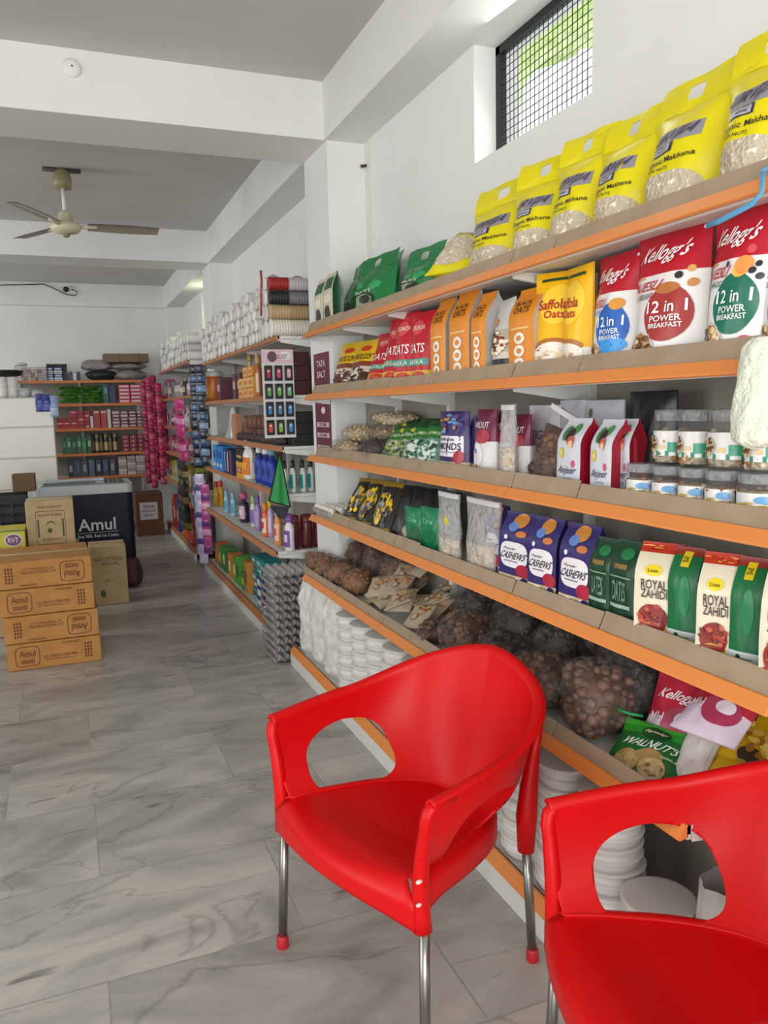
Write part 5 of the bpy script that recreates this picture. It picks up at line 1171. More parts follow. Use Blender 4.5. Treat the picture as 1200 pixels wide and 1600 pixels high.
def bt(name, cat, label, px, py, li, X, r, h, *a, **k):
    r *= 1.12; h *= 1.16; y = along(px-2, px+2, py, X)[0]; return bottle(name, cat, label, (X+.01, y, Z2[li] if li < 5 else .1015), r, h, *a, **k)
bt('glass_bottle', 'bottle', 'tall pale glass bottle standing beside the orange boxes', 390, 600, 1, 1.27, .035, .29, 'b9a890', 'b08a50', ('c8b8a0', '8a5a4a'))
bt('glass_bottle', 'bottle', 'amber tinted bottle behind the display card', 402, 600, 1, 1.27, .035, .26, 'a86a4a', 'c8a070', ('d8c0a8',))
bt('orange_jar', 'jar', 'large orange jar with a white lid on the second rack', 332, 600, 1, 1.29, .075, .24, 'c8641e', 'd5dadc', ('d88a2a', 'e8b840'), 'jar', captop=.86)
for i, px in enumerate((318, 345, 352)):
    box_thing('maroon_carton', 'box', 'maroon carton, %s of three beside the orange jar' % ('farthest', 'middle', 'nearest')[i], 1.26, 1.38, (6.95, 6.28, 6.1)[i], (7.1, 6.4, 6.22)[i], Z2[1], Z2[1]+.2, '5f3038', [('r', -.7, .7, .4, .7, 'c8a8a8', 1)], 'maroon cartons')
for i in range(4):
    for q in range(3):
        box_thing('dark_red_box', 'box', 'dark red box in the stack behind the display card at the rack end', 1.30, 1.42, 4.78+.1*i, 4.875+.1*i, Z2[1]+.088*q, Z2[1]+.086+.088*q, '4a1c1e', [('r', -.8, .8, .2, .35, '8a4a3a', 1)], 'dark red boxes')
        box_thing('black_box', 'box', 'black box in the stack below the dark red boxes', 1.30, 1.43, 4.78+.12*i, 4.895+.12*i, Z2[2]+.07*q, Z2[2]+.068+.07*q, '222020', [('r', -.8, .8, .3, .4, '4a4642', 1)], 'black boxes')
for i, y in enumerate((5.35, 5.5, 5.65, 5.8, 5.95)):
    for q in range(2):
        box_thing('brown_pack', 'pack', 'dark brown pack among the brown goods on the third shelf of the second rack', 1.27, 1.36, y, y+.13, Z2[2]+.095*q, Z2[2]+.092+.095*q, ('5a2f22', '6e4028', '4a2a20')[(i+q) % 3], [('r', -.7, .7, .3, .7, '8a5a34', 1)], 'brown packs')
box_thing('tan_panel_box', 'box', 'upright salmon coloured box beside the silver bag', 1.22, 1.27, 6.15, 6.3, Z2[2], Z2[2]+.2, 'b9805c')
b = MB(); b.grid(lambda u, v: Vector((.07*(1+.12*math.sin(10*PI*u+6*v))*math.cos(2*PI*u)*(1.1-.7*v), .13*(1+.1*math.sin(6*PI*u+9*v))*math.sin(2*PI*u)*(1.1-.7*v), .25*v)), 28, 16, M('b4b4ae', .25, .3, .3, 40), wrap=True)
o = tag(b.build('silver_bag'), 'crumpled silver white bag on the third shelf of the second rack', 'bag'); o.location = (1.31, 6.62, Z2[2])
for i in range(9):
    nut_bag('snack_bag', 'small clear bag of dark snacks in the row along the third shelf front', 'bag of snacks', (1.255, 4.95+.15*i, Z2[2]), .08, .13, .055, DKS[1], 300+i % 3, n=24, r=.008, mats=[DKS[1], BROWNS[0]], tuck=False, group='small bags on the second rack') if i < 3 else dup(C.objects['snack_bag'], (1.255, 4.95+.15*i, Z2[2]))
# fourth shelf
for i, y in enumerate((6.75, 6.9, 7.05)):
    box_thing('blue_pack', 'pack', ('bright blue box, nearest of the three upright blue boxes', 'bright blue box, middle of the three', 'bright blue box, farthest of the three')[i], 1.21, 1.3, y, y+.14, Z2[3], Z2[3]+.215, ('1f8ad8', '2a78cc', '2f9ae0')[i], [('r', -.7, .7, .5, .8, '1a4a9a', 1), ('r', -.6, .6, .15, .3, 'd8e0ea', 1)], 'blue boxes')
for i, y in enumerate((6.35, 6.47, 6.59)):
    box_thing('navy_pack', 'pack', '%s navy pack beside the bright blue boxes' % ('nearest', 'middle', 'farthest')[i], 1.215, 1.3, y, y+.11, Z2[3], Z2[3]+.2, ('1d2658', '16204a', '2a3468')[i], [('r', -.3, .3, .1, .9, ('c83a4a', 'd8dce4', 'b8c0cc')[i], 1)], 'navy packs')
box_thing('yellow_tin', 'tin', 'yellow tin with a black top on the second rack', 1.21, 1.33, 5.92, 6.16, Z2[3], Z2[3]+.125, 'e0a83a', [('r', -.8, .8, .3, .7, 'c8501e', 1), ('t', 'GHEE', 0, .5, .5, .25, 'f0e4c8', 2)])
box_thing('black_tin', 'tin', 'black and yellow tin standing on the yellow tin', 1.21, 1.33, 5.93, 6.15, Z2[3]+.127, Z2[3]+.225, '26221c', [('r', -.8, .8, .3, .5, 'c8a83a', 1)])
bt('white_jug', 'jug', 'large white jug with an orange label on the second rack', 389, 740, 3, 1.26, .075, .255, 'e4e2dc', 'e4e2dc', ('d8741e', 'e8a030'), shape_='jug')
for i, (px, c) in enumerate(((405, 'd8e0d8'), (415, 'e8e8e8'), (424, '6a9aa8'))):
    bt('blue_bottle', 'pump bottle', ('blue pump bottle right beside the white jug', 'blue pump bottle with a white pump in the middle', 'blue pump bottle half behind the green cloth')[i], px, 745, 3, 1.26, .052, .235, '1c3a9a', c, ('2a4ab0', '1a2a78'), shape_='pump', group='blue pump bottles')
for i in range(5):
    bottle('teal_bottle', 'bottle', 'white and teal bottle with black cap, %s from the aisle, second rack end' % ORD[i], (1.235+.058*i, 4.78+.02*(i % 2), Z2[3]), .03, .2, 'd8dcda', '1d1d20', ('2a9a9a', '1f8a90'), group='white and teal bottles')
# fifth shelf
B4 = [(320, 1.24, .06, .16, 'd06a9a', 'e0a8c8', ('c8508a',), 'jug', 'pink bottle with a wide body at the far end of the shelf'), (339, 1.24, .04, .19, 'c89a1e', 'b8342a', ('d8b03a',), 'round', 'amber bottle beside the pink bottle'), (346, 1.27, .04, .2, 'd8a82a', 'c83a1e', ('c8841e',), 'round', 'yellow bottle behind the pale blue bottles'),
      (354, 1.23, .032, .16, '8fc4d8', '7ab4d0', ('5a9ac0',), 'round', 'pale blue bottle, left of the pair'), (364, 1.23, .032, .165, '8fc4d8', '7ab4d0', ('5a9ac0',), 'round', 'pale blue bottle, right of the pair'), (381, 1.24, .055, .2, '2a2440', 'b84a78', ('d8a8c0', 'e8dce4'), 'pump', 'dark bottle with a pink cap and label'),
      (395, 1.25, .035, .2, 'c8d0b8', 'a8b89a', ('8a6ab0',), 'round', 'pale green bottle left of the lilac ones'), (402, 1.24, .035, .215, '9a78b8', '7a5aa0', ('b898d0',), 'round', 'lilac bottle left of the orange spray bottle'), (413, 1.22, .036, .2, 'e0642a', 'e87a3a', ('f0d8c0', 'd84a1e'), 'round', 'orange bottle in the middle of the row'),
      (421, 1.25, .035, .22, 'b8a0d0', 'c8b030', ('d8c8e4',), 'round', 'lavender bottle with a yellow cap'), (432, 1.215, .036, .21, 'd88a4a', 'e0cfc0', ('e8c8b0', 'd86a3a'), 'round', 'peach bottle in front of the green cloth tip'), (449, 1.22, .042, .2, 'ddd8e0', '7a4a9a', ('7a4a9a', 'd8d0e4'), 'round', 'white and purple bottle near the rack end')]
for px, X, r, h, c, cp, lab, sh, lb in B4:
    bt('bottle', 'bottle', lb+', fifth shelf', px, 820, 4, X, r, h, c, cp, lab, shape_=sh, group='bottles on the fifth shelf of the second rack')
for i in range(3):
    bottle('maroon_jar', 'jar', 'maroon jar at the end of the second rack, %s from the aisle' % ORD[i], (1.275+.085*i, 4.775, Z2[4]), .04, .21, '5a1a22', '6e2a2a', ('6a2430',), 'jar', group='maroon jars')
# base
for i, (y, z, h, c, d) in enumerate(((7.2, 0, .2, 'c8642a', 'e8c84a'), (7.0, 0, .2, '4a8a3a', 'c8d84a'), (6.8, 0, .22, '3f7a2e', 'e0d8c0'), (6.55, 0, .2, 'd8763a', 'e8e0c8'), (6.35, 0, .2, '4f9a2e', 'd8e07a'), (6.2, 0, .24, '58a03a', '2a5a2a'), (6.02, 0, .14, '3f8a2e', 'c8d878'), (5.9, 0, .25, 'c88a3a', '8a5a2a'))):
    box_thing('soap_box', 'box', '%s box from the far end on the base of the second rack, %s' % (ORD[i], ('orange', 'green', 'green', 'orange', 'green', 'green', 'green', 'tan')[i]), 1.20, 1.31, y, y+.11, .1015, .1015+h, c, [('r', -.7, .7, .3, .7, d, 1)], 'boxes on the base of the second rack')
k = 0
for i, y in enumerate((5.42, 5.58, 5.74)):
    for q in range(5):
        box_thing('teal_pack', 'pack', '%s teal pack from the bottom of the %s teal stack' % (ORD[q], ('nearest', 'middle', 'farthest')[i]), 1.24+.01*(q % 2), 1.37, y, y+.15, .1015+.064*q, .1015+.062+.064*q, ('1f8a92', '2a9aa0', '1a7a86')[k % 3], [('r', -.8, .5, .2, .6, ('c8dce0', '17506a', 'd8e4e0')[k % 3], 1)], 'teal packs'); k += 1
for i in range(3):
    box_thing('blue_white_box', 'box', '%s blue and white box from the bottom at the near end of the rack base' % ORD[i], 1.19, 1.235, 5.32, 5.52, .1015+.075*i, .1015+.073+.075*i, '24407c', [('r', -.8, .3, .2, .8, 'd8dce0', 1), ('r', .4, .8, .2, .8, 'b83a3a', 1)], 'blue and white boxes')
bottle('red_cap_bottle', 'bottle', 'low white bottle with a red cap at the near end of the rack base', (1.19, 5.24, .1015), .035, .09, 'd0d0d4', 'c0242a')
# display card hanging at the near end of the second rack
YC = 4.672
xa, _, zt = on_y(408, 546, YC); xb, _, zb_ = on_y(463, 683, YC)
b = MB(); b.box(xa, xb, YC, YC+.002, zb_, zt, M('d8d6d8', .5))
S = lambda u, v, o: Vector(((xa+xb)/2+u*(xb-xa)/2, YC-o, zb_+(zt-zb_)*v))
b.patch(S, -1, 1, .845, 1, M('d8b8c0', .5), 1); b.disc(S, -.35, .92, .3, .06, M('5a4850', .5), 2); b.disc(S, .5, .93, .4, .05, M('e0dce0', .5), 2); b.text(S, 'POCKET', .2, .92, .4, .05, M('8a4a5a', .5), 3)
tag(b.build('display_card', loc=((xa+xb)/2, YC, zb_)), 'white display card with twelve small packs hanging at the end of the second rack', 'display card')
COLS = [['a8283a', 'c8486a', 'd8a0b0'], ['5a9a4a', '6aa84a', '78b070'], ['3a7ab8', '3f86b8', '4a8ac8'], ['d04a3a', '8ab03a', '3a8ac8']]
cw = {'a8283a': 'red', 'c8486a': 'pink', 'd8a0b0': 'pale pink'}
NM = [['red', 'pink', 'pale pink'], ['green', 'green', 'green'], ['blue', 'blue', 'blue'], ['coral', 'lime', 'blue']]
for r_ in range(4):
    for c_ in range(3):
        u = (-.64, 0, .64)[c_]; v = .735-.205*r_
        cx, cz = (xa+xb)/2+u*(xb-xa)/2, zb_+(zt-zb_)*v; W = (xb-xa)*.125; Hh = (zt-zb_)*.086
        b = MB(); b.box(-W, W, -.014, -.001, -Hh, Hh, M('1b1b20', .35), .003)
        S2 = lambda u, v, o: Vector((u*W, -.014-o, -Hh+2*Hh*v)); b.disc(S2, 0, .48, .5, .3, M(COLS[r_][c_], .4), 1, 16, 4); b.disc(S2, 0, .62, .3, .06, M('d8d8d8', .4), 2)
        o = tag(b.build('pocket_pack'), 'small black pack with a %s motif, %s row, %s column of the display card' % (NM[r_][c_], ('top', 'second', 'third', 'bottom')[r_], ('left', 'middle', 'right')[c_]), 'small pack', 'packs on the display card'); o.location = (cx, YC, cz)
# green cloth
GC = M('3f9a58', .95, 0, .4, 140); GD = M('3c3a40', .95, 0, .4, 140); BK = M('16161a', .9)
top = on_y(437, 706, 4.66); A_ = on_y(421, 783, 4.63); B_ = on_y(453, 792, 4.655); Cc = on_y(441, 811, 4.665); D_ = on_y(422, 790, 4.665)
t = thing('microfibre_cloth', 'green microfibre cloth with black edging hanging in a point from a shelf corner', 'cloth', top)
def tri(P0, P1, P2, n, amp):
    P0, P1, P2 = map(Vector, (P0, P1, P2))
    def f(u, v):
        e = P1.lerp(P2, u); p = P0.lerp(e, v); return p+Vector((0, amp*math.sin(u*PI*3+1)*v, 0))
    return f
b = MB(); f1 = tri(top, A_, B_, 1, .012); b.grid(f1, 16, 16, GC); b.grid(lambda u, v: f1(1-u, v)+Vector((0, .004, 0)), 16, 16, GC); b.build('green_side', t, True)
b = MB(); b.tube([f1(0, v/12) for v in range(13)], .004, 6, BK); b.tube([f1(1, v/12) for v in range(13)], .004, 6, BK); b.tube([f1(u/12, 1) for u in range(13)], .004, 6, BK); b.build('black_edging', t, True)
b = MB(); f2 = lambda u, v: Vector(D_).lerp(Vector(B_), u).lerp(Vector(Cc)+(Vector(B_)-Vector(D_))*(u-.5)*.3, v)+Vector((0, .006+.006*math.sin(6*u), -.0)); b.grid(f2, 10, 8, GD); b.grid(lambda u, v: f2(1-u, v)+Vector((0, .003, 0)), 10, 8, GD); b.build('dark_back', t, True)
# ------------------------------------------------------------------ hanging sachet strips
def strip(name, label, x, y, zt, zb, w, cols, face=FACE, group=None, cell=.085):
    n = max(2, int(round((zt-zb)/cell))); b = MB()
    ms = [M(c, .3, 0, .15, 40) for c in cols]
    for bk in (1, -1):
        def fn(u, v, bk=bk):
            z = -(zt-zb)*v; k = (v*n) % 1; d = .011*math.sin(PI*k)**.6*(1-abs(2*u-1)**3) if 0 < k < 1 else 0
            return Vector(((u-.5)*w*bk, -bk*d-bk*.0012+.006*math.sin(v*9), z))
        b.grid(fn, 6, n*6, ms[0], matfn=lambda u, v: ms[int(v*n) % len(ms)] if .2 < (v*n) % 1 < .85 else ms[0])
    o = tag(b.build(name), label, 'sachet strip', group); o.location = (x, y, zt); o.rotation_euler = (0, 0, face); return o
k = 0
for i, (y, x, zt, zb, w, cols) in enumerate(((7.50, 1.172, 1.925, 1.0, .10, ['1d2636', '5a7a9a', '15181f']), (7.42, 1.17, 1.92, 1.05, .10, ['1a2234', '2c3e66', '6a84a8']), (7.53, 1.13, 1.92, .98, .10, ['14181f', '3a5478', '1f2c48']), (7.36, 1.17, 1.57, 1.0, .09, ['1a2030', '32486e', '7a90ac']))):
    strip('sachet_strip', '%s dark blue sachet strip hanging between the second and third racks' % ORD[i], x, y, zt, zb, w, cols, FACE+.9, 'dark blue sachet strips')
for i, (y, x, zt, zb, cols) in enumerate(((7.35, 1.10, .93, .1, ['c8bcd8', '5a4a8a', 'b8a8cc']), (7.46, 1.10, .9, .16, ['8a9ac0', '4a5a9a', 'b8c0d8']), (7.26, 1.13, .84, .2, ['b0508a', '6a3a7a', 'd8a0c0']))):
    strip('sachet_strip', ('lilac sachet strip hanging at the far corner of the second rack', 'pale blue sachet strip beside the lilac one', 'pink sachet strip just right of the lilac one')[i], x, y, zt, zb, .095, cols, FACE+.8, 'lilac sachet strips')
for i in range(5):
    strip('sachet_strip', '%s magenta sachet strip from the left at the end of the back rack' % ORD[i], .93+.055*i, 10.28-.05*(i % 2), (1.88, 1.92, 1.95, 1.85, 1.7)[i], (.62, .56, .66, .6, .8)[i], .075, [['a02048', 'c03a68', '7a1838'], ['b82a58', '8a1c40', 'd0607a']][i % 2], 0, 'magenta sachet strips')
for i in range(3):
    strip('sachet_strip', '%s pink sachet strip hanging on the third rack near post' % ORD[i], 1.09, 8.25+.13*i, 1.62, 1.0+.1*i, .09, ['c03078', '8a2050', 'd88ab0'], FACE+.6, 'pink sachet strips')
for i in range(4):
    strip('sachet_strip', '%s dark sachet strip low on the corner of the third rack' % ORD[i], 1.08, 8.15+.12*i, 1.0, .3, .09, [['3a3428', '8a7a3a', '22201c'], ['2a2a48', '5a4a6a', '7a7a3a']][i % 2], FACE+.6, 'dark sachet strips on the third rack')
# ------------------------------------------------------------------ third rack goods
rn = random.Random(31)
PAL3 = [['2a2a2e', '3a5a4a', '8a8a88', 'a88a98', 'b84a80', '6a6aa0'], ['c0b8b0', '8a6a5a', '5a3a40', 'b09aa0', '7a2a4a'], ['b0406a', 'c86a88', '8a2a4a', 'd0a0b0'], ['9ab02a', 'c8c03a', 'd8d0c0', '5a5a48', 'c0a040'], ['d0401e', 'e0602a', '24408a', '2a4a98', 'c0342a']]
zz = [1.658, 1.328, 1.018, .708, .1015]
word3 = ['second', 'third', 'fourth', 'fifth', 'bottom']
for li, pal in enumerate(PAL3):
    y = 8.12; i = 0
    while y < 10.4:
        wy = rn.uniform(.13, .2); h = rn.uniform(.15, .24) if li < 4 else rn.uniform(.25, .42)
        c = pal[min(len(pal)-1, int(rn.random()*len(pal)))]
        nm = rn.choice(('pillow_pack', 'carton_pack'))
        lb = '%s pack from the near end, %s shelf of the third rack' % (ORD[i], word3[li])
        if nm == 'carton_pack': box_thing('carton_pack', 'pack', lb, 1.155+.05*(li < 4), 1.30, y, y+wy*.94, zz[li], zz[li]+h, c, [('r', -.7, .7, .3, .65, rn.choice(('d8d4d0', 'e8d8a0', '3a3a44')), 1)], 'packs on the third rack %s shelf' % word3[li])
        else:
            key = 'p3_'+c
            if key not in STY: STY[key] = dict(kind='stand', m=P(c), ops=[('r', -.7, .7, .3, .6, 'd0ccc8', 1), ('e', 0, .7, .5, .1, '3a3440', 2)])
            pack('pillow_pack', 'pack', lb, wy*.9, h, .06, (1.24, y+wy/2, zz[li]+.001), key, (-.06, 0, FACE), 'packs on the third rack %s shelf' % word3[li])
        y += wy; i += 1
# ------------------------------------------------------------------ rack along the back wall
LB = [1.885, 1.60, 1.295, .985, .695]; YB0 = 10.58; bx0, bx1 = -.52, .925
t = thing('gondola_rack', 'rack along the back wall with orange edges, crammed with red and green packets', 'shelving rack', ((bx0+bx1)/2, 10.8, 0))
b = MB(); b.box(bx0, bx1, YB-.03, YB-.012, .05, 1.9, BACKP); b.build('back_panel', t, True)
for x in (bx0+.02, .2, bx1-.02): b = MB(); b.box(x-.014, x+.014, YB-.055, YB-.03, 0, 1.93, PALE); b.build('upright', t, True)
for z in LB+[.1]:
    b = MB(); b.box(bx0, bx1, YB0+.02, YB-.056, z+.01, z+.024, PALE); s = b.build('shelf', t, True)
    b = MB(); b.box(bx0, bx1, YB0, YB0+.02, z-.006, z+.026, M('c8743a', .5)); o = b.build('price_strip', s)
    for v in o.data.vertices: v.co -= t.location
def bbox(name, cat, label, pl, pr, zt, li, col, dec=None, group=None, y0=10.62, d=.14, zo=0):
    x0, _, _ = on_y(pl, 650, y0); x1, _, _ = on_y(pr, 650, y0); z0 = LB[li]+.0245+zo
    b = MB(); w = x1-x0
    b.box(-w/2, w/2, 0, d, 0, zt, M(col, .4), .003)
    if dec: prints(b, lambda u, v, o: Vector((u*w/2, -o, v*zt)), dec)
    o = tag(b.build(name), label, cat, group); o.location = ((x0+x1)/2, y0, z0); return o
STY['gp'] = dict(kind='pillow', m=P('4a8a2e'), bands=[(0, P('2f6a22')), (.15, P('6a9a34')), (.6, P('3a7a2a')), (.9, P('9aa84a'))], ops=[('e', 0, .45, .5, .2, 'b8c890', 2)])
pr0 = None
for r_ in range(5):
    for c_ in range(9):
        x = .0+.062*c_+.02*(r_ % 2); z = LB[1]+.05+.042*r_
        lb = 'green foil packet in the heap on the second shelf of the back rack'
        if pr0 is None: pr0 = pack('green_packet', 'packet', lb, .10, .12, .035, (x, 10.7, z), 'gp', (-1.35, 0, 0), 'green packets on the back rack', .003, 3)
        else: dup(pr0, (x, 10.68+.02*rn.random(), z), (-1.35+rn.uniform(-.2, .2), rn.uniform(-.25, .25), rn.uniform(-.5, .5)))
bbox('teal_box', 'box', 'dark teal box next to the green packets on the back rack', 164, 172, .24, 1, '1f4a58', [('r', -.5, .5, .5, .8, '3a8aa0', 1)])
bbox('teal_box', 'box', 'dark blue box between the teal box and the pink boxes', 173, 183, .22, 1, '222a48')
for c_, (a, q) in enumerate(((188, 205), (206, 223))):
    for r_ in range(5): bbox('pink_box', 'box', '%s pink box from the bottom of the %s pink stack on the back rack' % (ORD[r_], ('left', 'right')[c_]), a, q, .045, 1, 'c8405a', [('r', -.85, .85, .25, .75, 'd8c4c4', 1)], 'pink boxes on the back rack', zo=.046*r_)
k = 0
for c_, (a, q) in enumerate(((88, 98), (99, 109), (110, 120), (121, 131), (132, 140))):
    for r_ in range(5 if c_ > 1 else 3): bbox('red_packet', 'box', '%s red packet from the bottom, %s column from the left on the back rack' % (ORD[r_], ORD[c_]), a, q, .043, 2, ('a0242e', 'b83a3e', '8a1c28')[k % 3], [('r', -.6, .6, .4, .7, 'd8a0a0', 1)] if k % 3 == 1 else None, 'red packets on the back rack', zo=.0445*r_); k += 1
for i, (a, q) in enumerate(((146, 156), (157, 167))): bbox('red_carton', 'box', ('left red carton in the middle of the back rack', 'right red carton in the middle of the back rack')[i], a, q, .22, 2, 'a02c2c', [('r', -.8, .8, .85, .95, 'd8b0a0', 1)], 'red cartons')
bbox('white_post_box', 'box', 'narrow white box left of the red cartons', 141, 145, .15, 2, 'd8d0c8'); bbox('white_post_box', 'box', 'narrow white box right of the red cartons', 168, 173, .23, 2, 'cfc8be')
for c_, (a, q) in enumerate(((175, 187), (188, 200), (201, 213), (214, 221))):
    for r_ in range(5): bbox('small_box', 'box', '%s small brown-white box from the bottom, %s column at the right of the red cartons' % (ORD[r_], ORD[c_]), a, q, .04, 2, ('7a4a50', 'a08a88', '6a3a44')[(r_+c_) % 3], [('r', -.7, .7, .3, .7, 'c8bcb8', 1)], 'small boxes on the back rack', zo=.0415*r_)
for i in range(6): bbox('green_pack', 'pack', '%s dark green pack from the left on the fourth shelf of the back rack' % ORD[i], 93+8*i, 100+8*i, .20+.02*(i % 2), 3, ('1f5a34', '2a6a3e', '184a2c')[i % 3], [('r', -.6, .6, .4, .7, ('3a8a6a', '7ab08a')[i % 2], 1)], 'green packs on the back rack')
for i in range(6):
    x, _, _ = on_y(145+7*i, 690, 10.66); bottle('dark_jar', 'jar', '%s dark jar from the left in the middle of the back rack' % ORD[i], (x, 10.66, LB[3]+.025), .028, .24, ('2a2620', '4a3a28', '33302a')[i % 3], ('2a2a28', '8a7a4a')[i % 2], (('6a5a3a', 'a89a6a')[i % 2],), 'jar', 'dark jars on the back rack').rotation_euler = (0, 0, 0)
for c_, (a, q) in enumerate(((188, 199), (200, 211), (212, 222))):
    for r_ in range(4): bbox('maroon_box', 'box', '%s maroon box from the bottom, %s column on the fourth shelf of the back rack' % (ORD[r_], ORD[c_]), a, q, .052, 3, ('7a2440', '8a2a48')[(r_+c_) % 2], [('e', 0, .5, .3, .3, 'c88a4a', 2)], 'maroon boxes on the back rack', zo=.0535*r_)
for c_, (a, q) in enumerate(((180, 193), (194, 207), (208, 222))):
    for r_ in range(6): bbox('white_packet', 'packet', '%s white packet from the bottom, %s column, lowest visible back rack shelf' % (ORD[r_], ORD[c_]), a, q, .038, 4, ('b8aca8', 'c8c0b8', '9a8a88')[(r_+c_) % 3], None, 'white packets on the back rack', zo=.0395*r_)
for i in range(7): bbox('dim_bottle_box', 'pack', '%s grey blue pack from the left behind the freezer lid' % ORD[i], 100+11*i, 109+11*i, .21, 4, ('2a3038', '3a4a58', '4a4a5a', '56666c')[i % 4], [('r', -.5, .5, .3, .7, ('8a98a0', '5a5a9a')[i % 2], 1)], 'packs behind the freezer')
# on top of the back rack
b = MB()
def wire(px0, px1, z0, z1):
    x0 = on_y(px0, 580, 10.62)[0]; x1 = on_y(px1, 580, 10.62)[0]; return x0, x1
x0, x1 = wire(36, 71, 0, 0); z0 = LB[0]+.026; WIR = M('a89c94', .4)
t = thing('wire_basket', 'wire basket of small pale packets at the left end of the back rack top', 'basket', ((x0+x1)/2, 10.7, z0))
b = MB()
for k in range(6): z = z0+.16*k/5+.002; b.tube([(x0, 10.6, z), (x1, 10.6, z), (x1, 10.8, z), (x0, 10.8, z), (x0, 10.6, z)], .0025, 5, WIR)
for k in range(9): x = x0+(x1-x0)*k/8; b.tube([(x, 10.6, z0+.16), (x, 10.6, z0)], .002, 5, WIR); b.tube([(x, 10.8, z0+.16), (x, 10.8, z0)], .002, 5, WIR)
b.build('wire_frame', t, True)
for i in range(6):
    for r_ in range(3): bbox('pale_packet', 'packet', 'small pale packet inside the wire basket', 38+5.4*i, 43+5.4*i, .045, 0, ('b8a49c', '8a6a70', 'c8c0b8')[(i+r_) % 3], None, 'packets in the wire basket', y0=10.63, zo=.002+.047*r_)
x0, x1 = wire(73, 105, 0, 0)
t = thing('display_tray', 'black framed tray of blue and white packs beside the wire basket', 'display tray', ((x0+x1)/2, 10.7, z0))
b = MB(); b.box(x0, x0+.015, 10.6, 10.78, z0, z0+.2, BLACK); b.box(x1-.015, x1, 10.6, 10.78, z0, z0+.2, BLACK); b.box(x0, x1, 10.6, 10.78, z0+.18, z0+.2, BLACK); b.box(x0, x1, 10.76, 10.78, z0, z0+.2, BLACK); b.build('tray_frame', t, True)
for r_ in range(4):
    for c_ in range(2): bbox('blue_white_pack', 'pack', '%s pack from the bottom, %s column in the black framed tray' % (ORD[r_], ('left', 'right')[c_]), 76+14*c_, 88+14*c_, .04, 0, ('d0d4d8', '3a4a80')[r_ % 2], [('r', -.8, .8, .3, .6, ('3a4a80', 'c8ccd4')[r_ % 2], 1)], 'packs in the black tray', y0=10.61, d=.12, zo=.042*r_)
for i in range(4): bbox('navy_packet', 'packet', '%s navy packet from the left right of the black tray' % ORD[i], 107+6*i, 112+6*i, .09+.02*(i % 2), 0, ('242c50', '3a4268', 'c0c4cc', '20243c')[i], None, 'navy packets on the back rack top')
def sack(name, label, cat, cx, cy, z, sx, sy, sz, m, seed):
    rn2 = random.Random(seed); p = [rn2.uniform(0, 6) for _ in range(4)]; b = MB()
    def f(u, v):
        th = PI*(.02+.96*v); a = 2*PI*u; q = 1+.07*math.sin(4*a+p[0])+.06*math.sin(7*a+5*th+p[1])+.05*math.sin(3*th+p[2])
        ca, sa, s_ = math.cos(a), math.sin(a), math.sin(th)
        return Vector((sx/2*q*abs(s_*ca)**.7*(1 if ca > 0 else -1), sy/2*q*abs(s_*sa)**.7*(1 if sa > 0 else -1), sz*(.5+.5*math.cos(th)*(1 if math.cos(th) < 0 else q))))
    b.grid(f, 32, 18, m, wrap=True); o = tag(b.build(name), label, cat); o.location = (cx, cy, z)
GS = M('8a8382', .4, 0, .5, 30); GB = M('222023', .4, 0, .5, 30)
sack('black_bag', 'black plastic bag on top of the back rack', 'bag', .47, 10.72, z0, .36, .24, .12, GB, 1)
sack('grey_bag', 'grey clear bag lying on the black plastic bag', 'bag', .42, 10.76, z0+.12, .38, .24, .13, GS, 2)
sack('grey_bag', 'large grey clear bag of flat packs under the brown carton', 'bag', .80, 10.74, z0, .40, .26, .13, GS, 3); sack('grey_bag', 'upper grey clear bag right below the brown carton', 'bag', .79, 10.76, z0+.13, .42, .26, .09, GS, 4)
bbox('flat_carton', 'carton', 'flat brown carton on top of the grey bags at the back', 168, 238, .105, 0, '6a5233', [('r', -.3, -.26, 0, 1, '4a3a24', 1), ('r', .55, .59, 0, 1, '4a3a24', 1)], y0=10.62, d=.28, zo=.222)
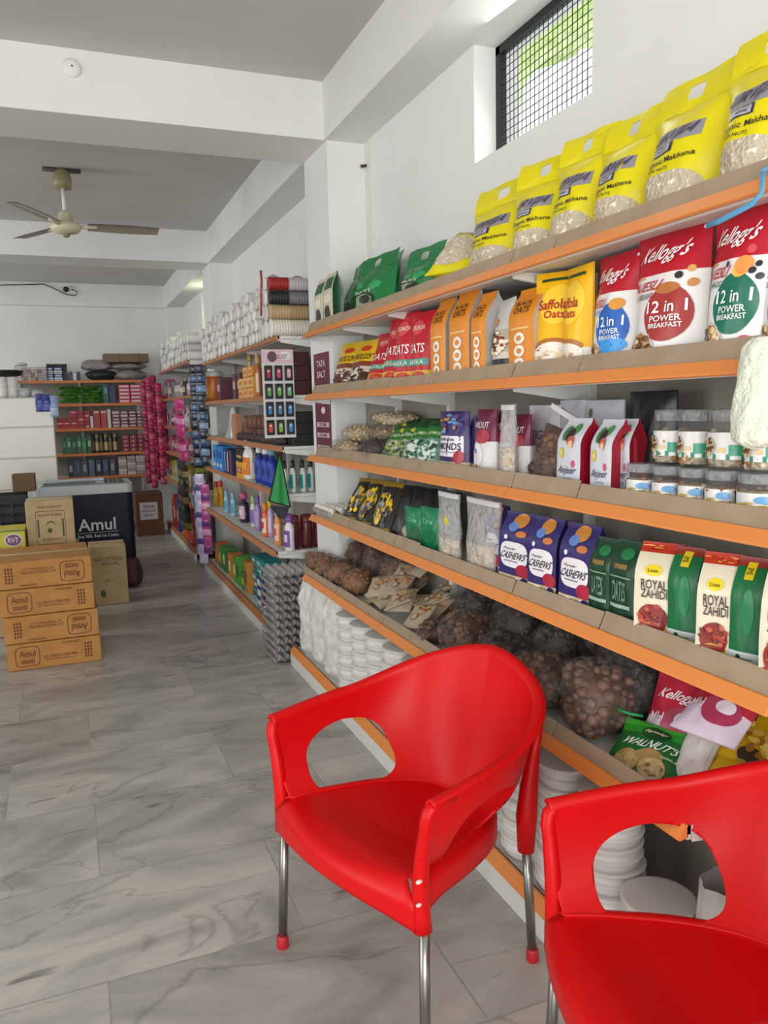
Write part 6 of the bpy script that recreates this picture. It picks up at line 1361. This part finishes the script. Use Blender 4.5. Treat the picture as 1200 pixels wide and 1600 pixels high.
# on top of the white drawer cabinet
zc = 1.669
for i, (px, r, h, lb) in enumerate(((5, .042, .20, 'stack of white foam cups at the left edge on the white cabinet'), (21, .042, .20, 'second stack of white cups from the left edge on the white cabinet'))):
    x = on_y(px, 600, 8.5)[0]; b = MB(); pr = []
    for q in range(7): zq = h*q/7; pr += [(r*.9, zq+.001), (r*.95, zq+h/7*.8), (r, zq+h/7*.85), (r, zq+h/7*.97)]
    b.lathe(pr, 20, M('d8d6d0', .5)); o = tag(b.build('cup_stack'), lb, 'stack of cups', 'cup stacks on the cabinet'); o.location = (x, 8.5, zc)
for i, (px, r, h, lb) in enumerate(((40, .05, .09, 'low clear tub on the white cabinet'), (58, .055, .07, 'white tub behind the hanging blue sachets'))):
    x = on_y(px, 615, 8.5)[0]; t = thing('plastic_tub', lb, 'tub', (x, 8.5, zc)); b = MB(); b.lathe([(r*.85, 0), (r, h*.9)], 20, M('b8bcba', .3)); b.build('tub', t); b = MB(); b.lathe([(r*1.04, h*.88), (r*1.04, h), (r*.9, h+.004)], 20, M('a8acac', .3)); b.build('lid', t)
x = on_y(10, 580, 8.7)[0]; b = MB(); b.lathe([(.08, 0), (.14, .012), (.155, .05), (.158, .06), (.15, .062), (.02, .07)], 28, M('1a1b1a', .4)); o = tag(b.build('black_pan'), 'black round pan resting on the cup stacks at the left edge', 'pan'); o.location = (x, 8.56, zc+.202)
x = on_y(28, 570, 8.66)[0]; t = thing('clear_canister', 'tall clear canister behind the black pan', 'canister', (x+.02, 8.73, zc)); b = MB(); b.lathe([(.06, 0), (.06, .32)], 20, GLS); b.build('canister_body', t); b = MB(); b.lathe([(.063, .32), (.063, .34), (.05, .345)], 20, M('c8ccc8', .4)); b.build('lid', t)
for i, px in enumerate((62, 73, 84)):
    x = on_y(px, 630, 8.30)[0]; o = strip('sachet_strip', ('left blue sachet strip draped over the white cabinet', 'middle blue sachet strip draped over the white cabinet', 'right pale blue sachet strip draped over the white cabinet')[i], x, 8.296, 1.70-.01*i, 1.53-.05*(i == 2), .075, [['2a3a8a', '5a6ab0', '24347a'], ['24348a', '6a7ac0', '1f2c70'], ['8a9ac0', 'b8c4d8', '6a7ab0']][i], 0, 'blue sachets on the cabinet', .08)

sack('maroon_sack', 'dark maroon sack on the floor behind the tan floor carton', 'sack', .45, 7.12, .0, .16, .2, .24, M('4a2a2a', .6, 0, .4, 30), 8)
